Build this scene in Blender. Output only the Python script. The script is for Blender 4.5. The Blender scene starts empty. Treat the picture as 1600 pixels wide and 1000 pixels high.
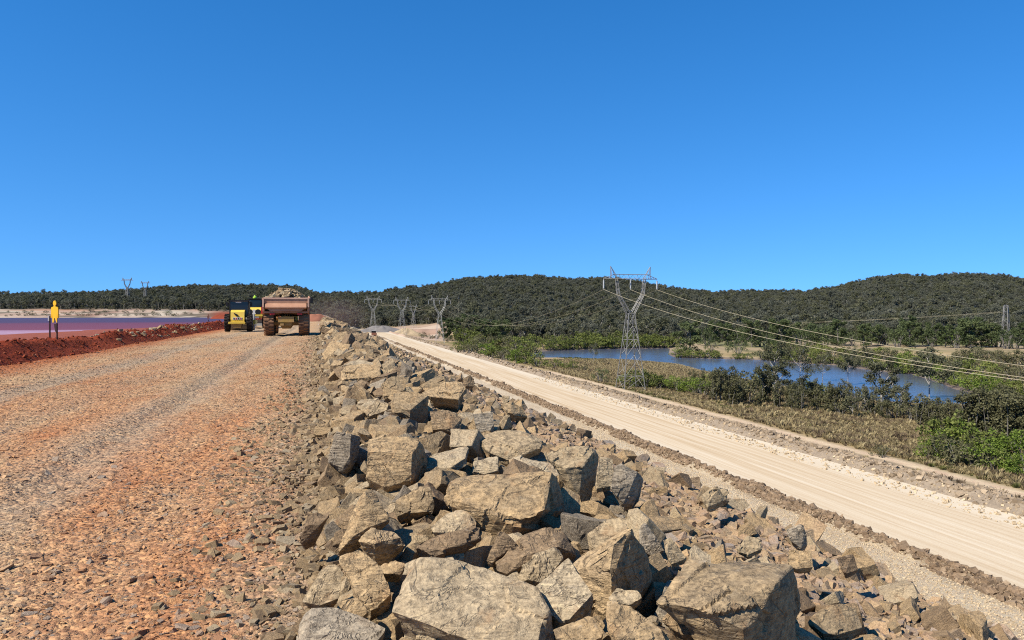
import bpy, bmesh, math, random
import numpy as np
from mathutils import Vector, Matrix, Euler
from mathutils import noise as mnoise

# ------------------------------------------------------------------ scene, camera, light
scene = bpy.context.scene
COL = scene.collection
R = math.radians
F_PX = 1230.0                       # focal length in pixels of the 1600 px wide photograph
YAW, PITCH, EYE = R(13.7), -math.atan(12 / F_PX), 1.7

cam_d = bpy.data.cameras.new('camera')
cam_d.sensor_width = 36.0
cam_d.lens = 36.0 * F_PX / 1600.0
cam_d.clip_start, cam_d.clip_end = 0.1, 12000
cam = bpy.data.objects.new('camera', cam_d)
COL.objects.link(cam)
cam.location = (0, 0, EYE)
cam.rotation_euler = (math.pi / 2 + PITCH, 0, -YAW)
scene.camera = cam

SUN_EL = R(47)
SUN_AZ = (-0.93, -0.34)             # towards the sun, on the ground plane
sx, sy = SUN_AZ[0] / math.hypot(*SUN_AZ), SUN_AZ[1] / math.hypot(*SUN_AZ)
sun_dir = Vector((sx * math.cos(SUN_EL), sy * math.cos(SUN_EL), math.sin(SUN_EL)))
world = bpy.data.worlds.new('World')
scene.world = world
world.use_nodes = True
wn = world.node_tree.nodes
wl = world.node_tree.links
bg = wn['Background']
sky = wn.new('ShaderNodeTexSky')
sky.sky_type = 'NISHITA'
sky.sun_disc = False
sky.sun_elevation = SUN_EL
sky.sun_rotation = math.atan2(sx, sy)
sky.altitude = 0
sky.air_density, sky.dust_density, sky.ozone_density = 0.72, 0.0, 4.0
hsv = wn.new('ShaderNodeHueSaturation')
hsv.inputs['Hue'].default_value = 0.501
hsv.inputs['Saturation'].default_value = 1.3
hsv.inputs['Value'].default_value = 1.0
tcw = wn.new('ShaderNodeTexCoord')
mpw = wn.new('ShaderNodeMapping')                 # clear dry air: no pale band along the horizon
mpw.inputs['Scale'].default_value = (1, 1, 0.74)
mpw.inputs['Location'].default_value = (0, 0, 0.125)
wl.new(tcw.outputs['Generated'], mpw.inputs['Vector'])
wl.new(mpw.outputs[0], sky.inputs['Vector'])
wl.new(sky.outputs[0], hsv.inputs['Color'])
wl.new(hsv.outputs[0], bg.inputs['Color'])
bg.inputs['Strength'].default_value = 0.118
sun_d = bpy.data.lights.new('sun', 'SUN')
sun_d.energy, sun_d.angle, sun_d.color = 4.9, R(0.53), (1.0, 0.93, 0.82)
sun = bpy.data.objects.new('sun', sun_d)
COL.objects.link(sun)
sun.rotation_euler = sun_dir.to_track_quat('Z', 'Y').to_euler()

scene.view_settings.view_transform = 'Standard'
scene.view_settings.look = 'None'
scene.view_settings.exposure = 0.75
scene.view_settings.gamma = 1.0
scene.view_settings.use_curve_mapping = False
scene.cycles.max_bounces = 5
scene.cycles.diffuse_bounces = 1
scene.cycles.glossy_bounces = 2
scene.cycles.transmission_bounces = 2
scene.cycles.transparent_max_bounces = 4
scene.cycles.filter_width = 1.1
scene.cycles.use_denoising = False
scene.cycles.use_adaptive_sampling = False
scene.cycles.caustics_reflective = False
scene.cycles.caustics_refractive = False

rng = np.random.default_rng(7)
random.seed(7)

# ------------------------------------------------------------------ picture -> place
cF = np.array([math.sin(YAW) * math.cos(PITCH), math.cos(YAW) * math.cos(PITCH), math.sin(PITCH)])
cR = np.array([math.cos(YAW), -math.sin(YAW), 0.0])
cU = np.cross(cR, cF)
CAM = np.array([0, 0, EYE])


def ray(px, py):
    return cF + cR * ((px - 800) / F_PX) + cU * ((500 - py) / F_PX)


def PD(px, py, D):
    return CAM + ray(px, py) * D


def P(px, py, z):
    r = ray(px, py)
    return CAM + r * ((z - EYE) / r[2])


def proj(x, y, z):
    v = np.stack([np.asarray(x, float), np.asarray(y, float), np.asarray(z, float) - EYE], -1)
    D = v @ cF
    Ds = np.where(np.abs(D) < 1e-6, 1e-6, D)
    return 800 + F_PX * (v @ cR) / Ds, 500 - F_PX * (v @ cU) / Ds, D


# ------------------------------------------------------------------ noise and terrain height
_perm = np.random.default_rng(3).random((256, 256))


def vnoise(x, y):
    xi, yi = np.floor(x).astype(int), np.floor(y).astype(int)
    fx, fy = x - xi, y - yi
    fx, fy = fx * fx * (3 - 2 * fx), fy * fy * (3 - 2 * fy)
    a = _perm[xi & 255, yi & 255]
    b = _perm[(xi + 1) & 255, yi & 255]
    c = _perm[xi & 255, (yi + 1) & 255]
    d = _perm[(xi + 1) & 255, (yi + 1) & 255]
    return (a + (b - a) * fx) * (1 - fy) + (c + (d - c) * fx) * fy


def fbm(x, y, o=4):
    s, a, t = 0, 0.5, 0
    for i in range(o):
        s = s + a * (vnoise(x + 17.3 * i, y + 9.1 * i) - 0.5)
        t += a
        x, y, a = x * 2.03, y * 2.03, a * 0.5
    return s / t


def sstep(a, b, x):
    t = np.clip((x - a) / (b - a), 0, 1)
    return t * t * (3 - 2 * t)


XL, XR = -9.7, -0.25                          # haul road edges
LX0, LX1 = 31.4, 43.2                         # lower road edges
ZL = -11.3                                    # lower road height
EMB_X = [-13.2, -12.4, -11.4, -10.65, -10.3, XL, -8.5, XR, 0.25, 0.9, 1.9, 2.45, 4.0, 4.4, 25.6, 26.6, 30.0, 30.6, 31.0, LX0, LX1, 44.0, 45.2, 46.6, 49, 56, 62]
EMB_Z = [-0.15, 0.15, 0.52, 0.66, 0.38, 0.0, -0.02, 0.0, 0.02, 0.16, 0.12, 0.0, -0.33, -0.5, -11.2, -11.35, -11.3, -10.95, -10.97, ZL, ZL, -10.8, -10.85, -12.2, -12.9, -13.1, -13.5]
SKY_PX = [-1500, -600, 0, 50, 100, 160, 200, 240, 290, 320, 360, 400, 440, 470, 490, 520, 560, 590, 620, 660, 700, 740, 780, 830, 870, 900, 950, 990, 1040, 1080, 1120, 1180, 1260, 1300, 1330, 1370, 1400, 1450, 1500, 1560, 1600, 2000, 3000]
SKY_PY = [462, 458, 461, 461, 461, 458, 455, 453, 449, 447, 448, 447, 447, 450, 456, 459, 461, 460, 454, 450, 443, 438, 435, 434, 437, 440, 438, 441, 451, 457, 459, 457, 458, 452, 445, 437, 433, 434, 431, 434, 438, 450, 460]
RIVER = [(815, 552), (860, 548), (940, 545.5), (1048, 544), (1046, 554), (1056, 559), (1119, 560.5), (1183, 562), (1257, 568), (1315, 571), (1350, 577), (1399, 583), (1424, 584), (1475, 600), (1493, 608), (1534, 617),
         (1500, 640), (1400, 634), (1300, 619), (1180, 597), (1110, 583), (1075, 573), (1020, 568.5), (960, 565), (903, 562.5), (844, 561)]
ZW = -14.6
RIV = np.array([P(a, b, ZW)[:2] for a, b in RIVER])


def poly_sd(poly, x, y):
    """signed distance to a polygon, negative inside"""
    n = len(poly)
    d = np.full(np.shape(x), 1e9)
    ins = np.zeros(np.shape(x), bool)
    for i in range(n):
        ax, ay = poly[i]
        bx, by = poly[(i + 1) % n]
        ex, ey = bx - ax, by - ay
        t = np.clip(((x - ax) * ex + (y - ay) * ey) / (ex * ex + ey * ey), 0, 1)
        d = np.minimum(d, np.hypot(x - ax - t * ex, y - ay - t * ey))
        c = ((ay > y) != (by > y)) & (x < (bx - ax) * (y - ay) / (by - ay + 1e-12) + ax)
        ins ^= c
    return np.where(ins, -d, d)


def pond_edge(y):
    return np.interp(y, [0, 70, 93, 166, 300, 420], [-49, -43, -41, -26, -22, -20]) + 2.5 * fbm(y * 0.06, y * 0 + 3, 3)


def H(x, y):
    x, y = np.asarray(x, float), np.asarray(y, float)
    D = x * cF[0] + y * cF[1]
    Rr = x * cR[0] + y * cR[1]
    px = np.clip(800 + F_PX * Rr / np.maximum(D, 1), -1500, 3000)
    px = np.where(D < 1, 800, px)
    # embankment profile along the road
    z = np.interp(x, EMB_X, EMB_Z)
    wr = np.exp(-((x + 11.0) / 1.1) ** 2)                      # red windrow is uneven
    z = z + wr * (0.75 * fbm(x * 0.5, y * 0.22, 3) + 0.4 * fbm(x * 2, y * 2, 3))
    wl_ = np.clip(0.35 + 2.6 * fbm(y * 0.16, y * 0 + 31, 3), 0, 1.3)
    wb = np.exp(-((x - 30.7) / 0.6) ** 2) * wl_ * 1.2 + np.exp(-((x - 44.6) / 1.0) ** 2)
    z = z + wb * (0.1 + 0.9 * fbm(x * 0.8, y * 0.4 + 50, 4))
    rub = sstep(-0.3, 0.8, x) * (1 - sstep(4, 8, x))
    z = z + rub * 0.22 * fbm(x * 1.1, y * 1.1 + 20, 4)
    rd = (x > XL) & (x < XR)
    xw = x + 0.5 * fbm(y * 0.06, y * 0 + 5, 2)
    rut = 0.6 + 0.8 * np.clip(0.5 + 2 * fbm(y * 0.25, y * 0 + 11, 3), 0, 1)
    z = z + np.where(rd, 0.06 * fbm(x * 0.5, y * 0.25, 3) + 0.04 * fbm(x * 4, y * 4, 3)
                     + rut * (-0.055 * np.exp(-((xw + 2.62) / 0.2) ** 2) + 0.03 * np.exp(-((xw + 3.1) / 0.2) ** 2) - 0.04 * np.exp(-((xw + 6.3) / 0.25) ** 2)
                              - 0.025 * np.exp(-((xw + 4.3) / 0.2) ** 2) - 0.02 * np.exp(-((xw + 1.3) / 0.2) ** 2)), 0)
    # left flat and pond
    zl = -1.0 + np.clip((x - pond_edge(y)) * 0.03, -1.2, 0.78)
    zl = zl + 0.12 * fbm(x * 0.15, y * 0.15, 3)
    z = np.where(x < -12.8, np.where(x < -16, zl, zl + (np.minimum(-0.15, z) - zl) * (x + 16) / 3.2), z)
    # right land and river
    zr = -13.5 + 0.5 * fbm(x * 0.03, y * 0.03, 3) - 0.4 * sstep(70, 160, x)
    kr = sstep(56, 66, x)
    z = z * (1 - kr) + zr * kr
    z = np.where(x > 47, z + 0.25 * fbm(x * 0.3, y * 0.3, 3) * sstep(47, 52, x), z)
    sd = poly_sd(RIV, x, y)
    z = np.where(x > 40, np.minimum(z, ZW + 0.35 * np.clip(sd + 0.5, -4, 40) ** 1.0 * np.where(sd > 0, 0.45, 0.5) - 0.02), z)
    # far country
    base = np.interp(px, [0, 300, 470, 520, 560, 600, 700, 1000, 1600], [3.5, 3.5, 1.5, -4, -12, -14, -14.2, -14.2, -14.2])
    Dc = np.interp(px, [0, 250, 470, 560, 800, 1100, 1450, 1700], [860, 900, 1000, 1150, 1250, 1350, 1200, 1200])
    Ds = np.interp(px, [0, 470, 560, 700, 1000, 1600], [470, 480, 640, 450, 430, 430])
    zc = EYE + (488 - np.interp(px, SKY_PX, SKY_PY)) / F_PX * Dc - np.interp(px, [400, 600], [4.5, 6.5])
    t = np.clip((D - Ds) / (Dc - Ds), 0, 1)
    bump = 9 * fbm(px * 0.012, D * 0.006, 3) * np.sin(math.pi * np.clip(t, 0, 1))
    zf = base + (zc - base) * (0.35 * t + 0.65 * t * t * (3 - 2 * t)) + bump
    zf = np.where(D > Dc, zc - (D - Dc) * 0.06, zf)
    w0 = np.interp(px, [0, 470, 560, 700, 1000, 1600], [400, 420, 560, 420, 395, 395])
    w1 = np.interp(px, [0, 470, 560, 700, 1000, 1600], [480, 520, 680, 470, 440, 440])
    wf = sstep(0, 1, (D - w0) / (w1 - w0))
    return z * (1 - wf) + zf * wf


def hz(x, y):
    return float(H(np.array([x]), np.array([y]))[0])


def hit(px, py, lift=0.0, dmax=2500):
    """where the line of sight through a picture point meets the ground"""
    r = ray(px, py)
    D = np.concatenate([np.arange(1.5, 60, 0.05), np.geomspace(60, dmax, 2500)])
    pts = CAM + r[None, :] * D[:, None]
    below = pts[:, 2] < H(pts[:, 0], pts[:, 1]) + lift
    i = int(np.argmax(below)) if below.any() else len(D) - 1
    return pts[i], D[i]


# ------------------------------------------------------------------ object helpers
def tag(o, label=None, cat=None, group=None, kind=None):
    if label:
        o['label'] = label
    if cat:
        o['category'] = cat
    if group:
        o['group'] = group
    if kind:
        o['kind'] = kind
    return o


def link(name, me, parent=None, loc=None, rot=None, scl=None):
    o = bpy.data.objects.new(name, me)
    COL.objects.link(o)
    if parent is not None:
        o.parent = parent
    if loc is not None:
        o.location = loc
    if rot is not None:
        o.rotation_euler = rot
    if scl is not None:
        o.scale = (scl, scl, scl) if np.isscalar(scl) else scl
    return o


def empty(name, loc, rz=0.0):
    o = link(name, None, None, loc, (0, 0, rz))
    o.empty_display_size = 0.3
    return o


def mesh_np(name, v, f, mat, smooth=False, attr=None):
    """v (n,3), f (m,k) arrays of equal sided faces"""
    v, f = np.asarray(v, np.float32), np.asarray(f, np.int32)
    me = bpy.data.meshes.new(name)
    me.vertices.add(len(v))
    me.vertices.foreach_set('co', v.ravel())
    k = f.shape[1]
    me.loops.add(f.size)
    me.loops.foreach_set('vertex_index', f.ravel())
    me.polygons.add(len(f))
    me.polygons.foreach_set('loop_start', np.arange(0, f.size, k, dtype=np.int32))
    me.polygons.foreach_set('loop_total', np.full(len(f), k, np.int32))
    if smooth:
        me.polygons.foreach_set('use_smooth', np.ones(len(f), bool))
    if mat:
        me.materials.append(mat)
    me.update(calc_edges=True)
    me.validate()
    if attr:
        for an, (typ, data) in attr.items():
            a = me.attributes.new(an, typ, 'POINT')
            a.data.foreach_set('color' if typ == 'FLOAT_COLOR' else ('vector' if typ == 'FLOAT_VECTOR' else 'value'), np.asarray(data, np.float32 if typ != 'INT' else np.int32).ravel())
    return me


class MB:
    """collects boxes, tubes and prisms into one mesh"""

    def __init__(self):
        self.bm = bmesh.new()

    def box(self, c, s, rot=None, bev=0.0, taper=None):
        vs = []
        for dz in (-.5, .5):
            for dx, dy in ((-.5, -.5), (.5, -.5), (.5, .5), (-.5, .5)):
                tx, ty = taper if (taper and dz > 0) else (1, 1)
                p = Vector((dx * s[0] * tx, dy * s[1] * ty, dz * s[2]))
                if rot:
                    p = Euler(rot).to_matrix() @ p
                vs.append(self.bm.verts.new(p + Vector(c)))
        fs = [self.bm.faces.new([vs[i] for i in q]) for q in ((3, 2, 1, 0), (4, 5, 6, 7), (0, 1, 5, 4), (1, 2, 6, 5), (2, 3, 7, 6), (3, 0, 4, 7))]
        if bev:
            es = list({e for f in fs for e in f.edges})
            bmesh.ops.bevel(self.bm, geom=es, offset=bev, segments=2, affect='EDGES', clamp_overlap=True)
        return self

    def poly(self, prof, x0, x1, axis=0):
        """extrude a closed profile [(a,b)...] between x0 and x1 along an axis (0: profile in y,z; 1: profile in x,z)"""
        def mk(x, a, b):
            return Vector((x, a, b)) if axis == 0 else Vector((a, x, b))
        A = [self.bm.verts.new(mk(x0, a, b)) for a, b in prof]
        B = [self.bm.verts.new(mk(x1, a, b)) for a, b in prof]
        n = len(prof)
        self.bm.faces.new(A[::-1])
        self.bm.faces.new(B)
        for i in range(n):
            self.bm.faces.new((A[i], A[(i + 1) % n], B[(i + 1) % n], B[i]))
        return self

    def tube(self, pts, rad, n=6, caps=True):
        pts = [Vector(p) for p in pts]
        rads = [rad] * len(pts) if np.isscalar(rad) else rad
        rings = []
        for i, p in enumerate(pts):
            d = (pts[min(i + 1, len(pts) - 1)] - pts[max(i - 1, 0)])
            d = d.normalized() if d.length > 1e-9 else Vector((0, 0, 1))
            q = d.to_track_quat('Z', 'Y').to_matrix()
            rings.append([self.bm.verts.new(p + q @ Vector((math.cos(2 * math.pi * k / n) * rads[i], math.sin(2 * math.pi * k / n) * rads[i], 0))) for k in range(n)])
        for a, b in zip(rings[:-1], rings[1:]):
            for k in range(n):
                self.bm.faces.new((a[k], a[(k + 1) % n], b[(k + 1) % n], b[k]))
        if caps:
            self.bm.faces.new(rings[0][::-1])
            self.bm.faces.new(rings[-1])
        return self

    def lathe(self, prof, c, axis='X', n=32):
        """revolve [(along, radius)...] about an axis through c"""
        rings = []
        for t, r in prof:
            ring = []
            for k in range(n):
                a = 2 * math.pi * k / n
                p = {'X': (t, r * math.cos(a), r * math.sin(a)), 'Y': (r * math.cos(a), t, r * math.sin(a)), 'Z': (r * math.cos(a), r * math.sin(a), t)}[axis]
                ring.append(self.bm.verts.new(Vector(c) + Vector(p)))
            rings.append(ring)
        for a, b in zip(rings[:-1], rings[1:]):
            for k in range(n):
                self.bm.faces.new((a[k], a[(k + 1) % n], b[(k + 1) % n], b[k]))
        self.bm.faces.new(rings[0][::-1])
        self.bm.faces.new(rings[-1])
        return self

    def mesh(self, name, mat, smooth=False):
        bmesh.ops.recalc_face_normals(self.bm, faces=self.bm.faces)
        me = bpy.data.meshes.new(name)
        self.bm.to_mesh(me)
        self.bm.free()
        me.materials.append(mat)
        if smooth:
            me.polygons.foreach_set('use_smooth', np.ones(len(me.polygons), bool))
        return me

    def build(self, name, mat, parent=None, loc=None, smooth=False):
        return link(name, self.mesh(name, mat, smooth), parent, loc)


# ------------------------------------------------------------------ materials
def new_mat(name):
    m = bpy.data.materials.new(name)
    m.use_nodes = True
    nt = m.node_tree
    return m, nt, nt.nodes, nt.links, nt.nodes['Principled BSDF']


ALBEDO = 0.73                       # the palette below was mixed on the bright side; real soils and stone reflect less


class G:
    """tiny node graph helper"""

    def __init__(self, name, rough=0.9, spec=0.2):
        self.m, self.nt, self.n, self.l, self.b = new_mat(name)
        self.b.inputs['Roughness'].default_value = rough
        self.b.inputs['Specular IOR Level'].default_value = spec

    def node(self, t, **kw):
        x = self.n.new(t)
        for k, v in kw.items():
            setattr(x, k, v)
        return x

    def put(self, sock, v):
        if isinstance(v, bpy.types.NodeSocket):
            self.l.new(v, sock)
        else:
            sock.default_value = v

    def coord(self, which):
        if which == 'World':
            return self.node('ShaderNodeNewGeometry').outputs['Position']
        return self.node('ShaderNodeTexCoord').outputs[which]

    def mapping(self, vec, scale=(1, 1, 1), rot=(0, 0, 0), loc=(0, 0, 0)):
        x = self.node('ShaderNodeMapping')
        self.l.new(vec, x.inputs['Vector'])
        self.put(x.inputs['Scale'], scale)
        self.put(x.inputs['Rotation'], rot)
        self.put(x.inputs['Location'], loc)
        return x.outputs[0]

    def noise(self, vec, scale, detail=4, rough=0.6, dist=0.0, out='Fac'):
        x = self.node('ShaderNodeTexNoise')
        self.l.new(vec, x.inputs['Vector'])
        x.inputs['Scale'].default_value = scale
        x.inputs['Detail'].default_value = detail
        x.inputs['Roughness'].default_value = rough
        x.inputs['Distortion'].default_value = dist
        return x.outputs[out]

    def voronoi(self, vec, scale, out='Distance', feature='F1', rnd=1.0):
        x = self.node('ShaderNodeTexVoronoi', feature=feature)
        self.l.new(vec, x.inputs['Vector'])
        x.inputs['Scale'].default_value = scale
        x.inputs['Randomness'].default_value = rnd
        return x.outputs[out]

    def ramp(self, fac, stops, interp='LINEAR'):
        x = self.node('ShaderNodeValToRGB')
        e = x.color_ramp.elements
        x.color_ramp.interpolation = interp
        while len(e) < len(stops):
            e.new(0.5)
        for el, (p, c) in zip(e, stops):
            el.position = p
            el.color = c if len(c) == 4 else (*c, 1)
        self.l.new(fac, x.inputs[0])
        return x.outputs[0]

    def mix(self, fac, a, b, blend='MIX'):
        x = self.node('ShaderNodeMix', data_type='RGBA', blend_type=blend)
        self.put(x.inputs[0], fac)
        for s, v in ((x.inputs[6], a), (x.inputs[7], b)):
            self.put(s, v if isinstance(v, bpy.types.NodeSocket) else (*v[:3], 1))
        return x.outputs[2]

    def math(self, op, a, b=0.0, clamp=False):
        x = self.node('ShaderNodeMath', operation=op, use_clamp=clamp)
        self.put(x.inputs[0], a)
        self.put(x.inputs[1], b)
        return x.outputs[0]

    def maprange(self, v, a, b, c=0.0, d=1.0):
        x = self.node('ShaderNodeMapRange')
        self.put(x.inputs[0], v)
        for i, q in enumerate((a, b, c, d)):
            x.inputs[i + 1].default_value = q
        return x.outputs[0]

    def sepx(self, vec):
        x = self.node('ShaderNodeSeparateXYZ')
        self.l.new(vec, x.inputs[0])
        return x.outputs

    def bump(self, h, strength=0.5, dist=0.05, normal=None):
        x = self.node('ShaderNodeBump')
        x.inputs['Strength'].default_value = strength
        x.inputs['Distance'].default_value = dist
        self.l.new(h, x.inputs['Height'])
        if normal is not None:
            self.l.new(normal, x.inputs['Normal'])
        self.l.new(x.outputs[0], self.b.inputs['Normal'])
        return x.outputs[0]

    def color(self, c):
        if isinstance(c, bpy.types.NodeSocket):
            c = self.mix(1.0, c, (ALBEDO, ALBEDO, ALBEDO), 'MULTIPLY')
            self.l.new(c, self.b.inputs['Base Color'])
        else:
            self.b.inputs['Base Color'].default_value = (c[0] * ALBEDO, c[1] * ALBEDO, c[2] * ALBEDO, 1)
        self.base = c
        return self

    def rand(self):
        return self.node('ShaderNodeObjectInfo').outputs['Random']


def simple(name, c, rough=0.6, spec=0.3, var=0.25, scale=3.0, dust=None, dust_amt=0.5, metallic=0.0):
    """painted / plain surface with blotchy wear and, where asked, settled dust"""
    g = G(name, rough, spec)
    v = g.coord('Object')
    n = g.noise(v, scale, 5, 0.65)
    col = g.mix(g.maprange(n, 0.3, 0.75), tuple(x * (1 - var) for x in c), tuple(min(1, x * (1 + var * .6)) for x in c))
    if dust:
        d = g.math('MULTIPLY', g.maprange(g.noise(v, scale * 0.7, 4, 0.7), 0.3, 0.7), dust_amt * 1.6, True)
        col = g.mix(d, col, dust)
    g.color(col)
    g.b.inputs['Metallic'].default_value = metallic
    g.bump(g.noise(v, scale * 8, 3), 0.15, 0.01)
    return g.m


def stone_mat(name, stops, tex=3.0, bump=0.5, veins=True, rust=0.35, rand_amt=1.0):
    """weathered quarry rock: foliated grain, blotches of colour, rust, pale veins; colours differ from rock to rock"""
    g = G(name, 0.92, 0.18)
    v = g.coord('Object')
    r = g.rand()
    off = g.node('ShaderNodeVectorMath', operation='ADD')
    g.l.new(v, off.inputs[0])
    comb = g.node('ShaderNodeCombineXYZ')
    for i in range(3):
        g.put(comb.inputs[i], g.math('MULTIPLY', r, 37.0 + 11 * i))
    g.l.new(comb.outputs[0], off.inputs[1])
    v = off.outputs[0]
    big = g.noise(v, tex * 0.8, 3, 0.6, 0.4)
    pick = g.math('ADD', g.math('MULTIPLY', big, 0.75), g.math('MULTIPLY', r, 0.45 * rand_amt))
    col = g.ramp(g.math('SUBTRACT', pick, 0.12), stops)
    mid = g.noise(g.mapping(v, (1, 1, 3.2), (0.3, 0.2, 0)), tex * 3, 5, 0.7, 0.6)
    col = g.mix(0.55, col, g.ramp(mid, [(0.3, (0.32, 0.30, 0.27)), (0.5, (0.5, 0.5, 0.5)), (0.72, (0.68, 0.66, 0.6))]), 'OVERLAY')
    fine = g.noise(v, tex * 14, 4, 0.75)
    col = g.mix(0.75, col, g.ramp(fine, [(0.33, (0.24, 0.23, 0.22)), (0.5, (0.5, 0.5, 0.5)), (0.68, (0.78, 0.77, 0.73))]), 'OVERLAY')
    if rust:
        rm = g.maprange(g.noise(v, tex * 1.7, 4, 0.65, 0.5), 0.57, 0.72)
        col = g.mix(g.math('MULTIPLY', rm, rust), col, (0.33, 0.15, 0.05))
    lay = g.noise(g.mapping(v, (1, 1, 9), (0.35, 0.25, 0.1)), tex * 1.6, 5, 0.6, 0.8)
    h = g.math('ADD', g.math('MULTIPLY', lay, 1.0), g.math('ADD', g.math('MULTIPLY', mid, 0.5), g.math('MULTIPLY', fine, 0.3)))
    pits = g.maprange(g.noise(v, tex * 6, 5, 0.8, 0.3), 0.36, 0.46)
    col = g.mix(g.math('MULTIPLY', g.math('SUBTRACT', 1.0, pits, True), 0.42), col, (0.085, 0.07, 0.055))
    lite = g.maprange(g.noise(g.mapping(v, (1, 1, 2.2), (0.8, 0.1, 0.4)), tex * 4.5, 5, 0.75, 0.8), 0.60, 0.70)
    col = g.mix(g.math('MULTIPLY', lite, 0.4), col, (0.58, 0.51, 0.40))
    h = g.math('ADD', h, g.math('MULTIPLY', pits, 0.5))
    if veins:
        vn = g.math('ABSOLUTE', g.math('SUBTRACT', g.noise(g.mapping(v, (1, 1, 1.6), (0.5, 0.9, 0)), tex * 0.9, 5, 0.6, 0.9), 0.5))
        crack = g.maprange(vn, 0.0, 0.012)
        h = g.math('ADD', h, g.math('MULTIPLY', crack, 0.7))
        col = g.mix(g.math('MULTIPLY', g.math('SUBTRACT', 1.0, crack, True), 0.6), col, (0.11, 0.09, 0.07))
    g.color(g.mix(1.0, col, (1.0, 0.945, 0.87), 'MULTIPLY'))
    g.bump(h, bump, 0.05)
    return g.m


TAN = [(0.0, (0.17, 0.15, 0.13)), (0.22, (0.31, 0.245, 0.16)), (0.45, (0.45, 0.33, 0.19)), (0.65, (0.48, 0.36, 0.215)), (0.85, (0.39, 0.30, 0.195)), (1.0, (0.27, 0.245, 0.215))]
M_ROCK = stone_mat('quarry_rock', TAN, 3.0, 0.55)
M_ROCK_GREY = stone_mat('blue_grey_rock', [(0, (0.15, 0.13, 0.105)), (0.4, (0.29, 0.25, 0.195)), (0.7, (0.39, 0.34, 0.265)), (1, (0.44, 0.35, 0.24))], 3.0, 0.6, rust=0.15)
M_ROCK_PALE = stone_mat('pale_rock', [(0, (0.33, 0.26, 0.165)), (0.4, (0.45, 0.36, 0.235)), (0.7, (0.50, 0.42, 0.295)), (1, (0.42, 0.345, 0.245))], 3.0, 0.5, rust=0.45)
M_ROCK_BROWN = stone_mat('brown_rock', [(0, (0.14, 0.10, 0.07)), (0.4, (0.28, 0.205, 0.13)), (0.7, (0.37, 0.27, 0.165)), (1, (0.3, 0.24, 0.17))], 3.0, 0.55, rust=0.4)
M_RUBBLE = stone_mat('rubble_stone', [(0.0, (0.17, 0.15, 0.15)), (0.25, (0.31, 0.24, 0.17)), (0.5, (0.46, 0.34, 0.21)), (0.75, (0.42, 0.29, 0.19)), (1.0, (0.34, 0.30, 0.27))], 1.2, 0.4, False, 0.3, 1.6)


def road_color(g, w):
    """orange crushed rock with grey wheel lanes, by position on the haul road"""
    x, y, z = g.sepx(w)
    big = g.noise(g.mapping(w, (0.7, 0.2, 1)), 0.8, 5, 0.65, 0.5)
    warp = g.math('MULTIPLY', g.math('SUBTRACT', g.noise(g.mapping(w, (0.2, 0.12, 1)), 1.5, 3), 0.5), 1.6)
    xx = g.math('ADD', x, warp)
    def lane(c, wid):
        return g.maprange(g.math('ABSOLUTE', g.math('SUBTRACT', xx, c)), wid * 0.25, wid, 1, 0)
    grey = g.math('MAXIMUM', g.math('MAXIMUM', lane(-6.3, 0.8), g.math('MULTIPLY', lane(-2.7, 0.75), 0.85)), lane(0.4, 1.15))
    grey = g.math('MAXIMUM', grey, g.math('MULTIPLY', lane(-4.4, 0.45), 0.3))
    grey = g.math('MULTIPLY', grey, g.maprange(g.noise(w, 2.5, 4, 0.7), 0.25, 0.6, 0.35, 1.0))
    orange = g.ramp(big, [(0.28, (0.47, 0.175, 0.07)), (0.42, (0.53, 0.265, 0.125)), (0.6, (0.54, 0.345, 0.19)), (0.78, (0.52, 0.25, 0.11))])
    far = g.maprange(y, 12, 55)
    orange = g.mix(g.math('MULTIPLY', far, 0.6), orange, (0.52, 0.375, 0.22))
    redge = g.maprange(xx, -7.9, -9.4)
    col = g.mix(g.math('MULTIPLY', grey, 0.72), orange, (0.40, 0.33, 0.235))
    col = g.mix(g.math('MULTIPLY', redge, 0.8), col, (0.42, 0.115, 0.035))
    return col


def road_mat():
    g = G('crushed_rock_road', 0.95, 0.12)
    w = g.coord('World')
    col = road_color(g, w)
    p = g.voronoi(w, 26, 'Color')
    s = g.sepx(p)[0]
    col = g.mix(0.75, col, g.ramp(s, [(0.0, (0.27, 0.26, 0.27)), (0.5, (0.5, 0.49, 0.47)), (1, (0.69, 0.67, 0.62))]), 'OVERLAY')
    f = g.noise(w, 9, 5, 0.75)
    col = g.mix(0.7, col, g.ramp(f, [(0.3, (0.26, 0.25, 0.26)), (0.5, (0.5, 0.5, 0.5)), (0.7, (0.68, 0.67, 0.63))]), 'OVERLAY')
    g.color(col)
    d1 = g.voronoi(w, 26)
    d2 = g.voronoi(w, 9)
    h = g.math('ADD', g.math('MULTIPLY', d1, -0.5), g.math('ADD', g.math('MULTIPLY', d2, -1.0), g.math('MULTIPLY', f, 1.0)))
    g.bump(h, 0.9, 0.05)
    return g.m


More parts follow.
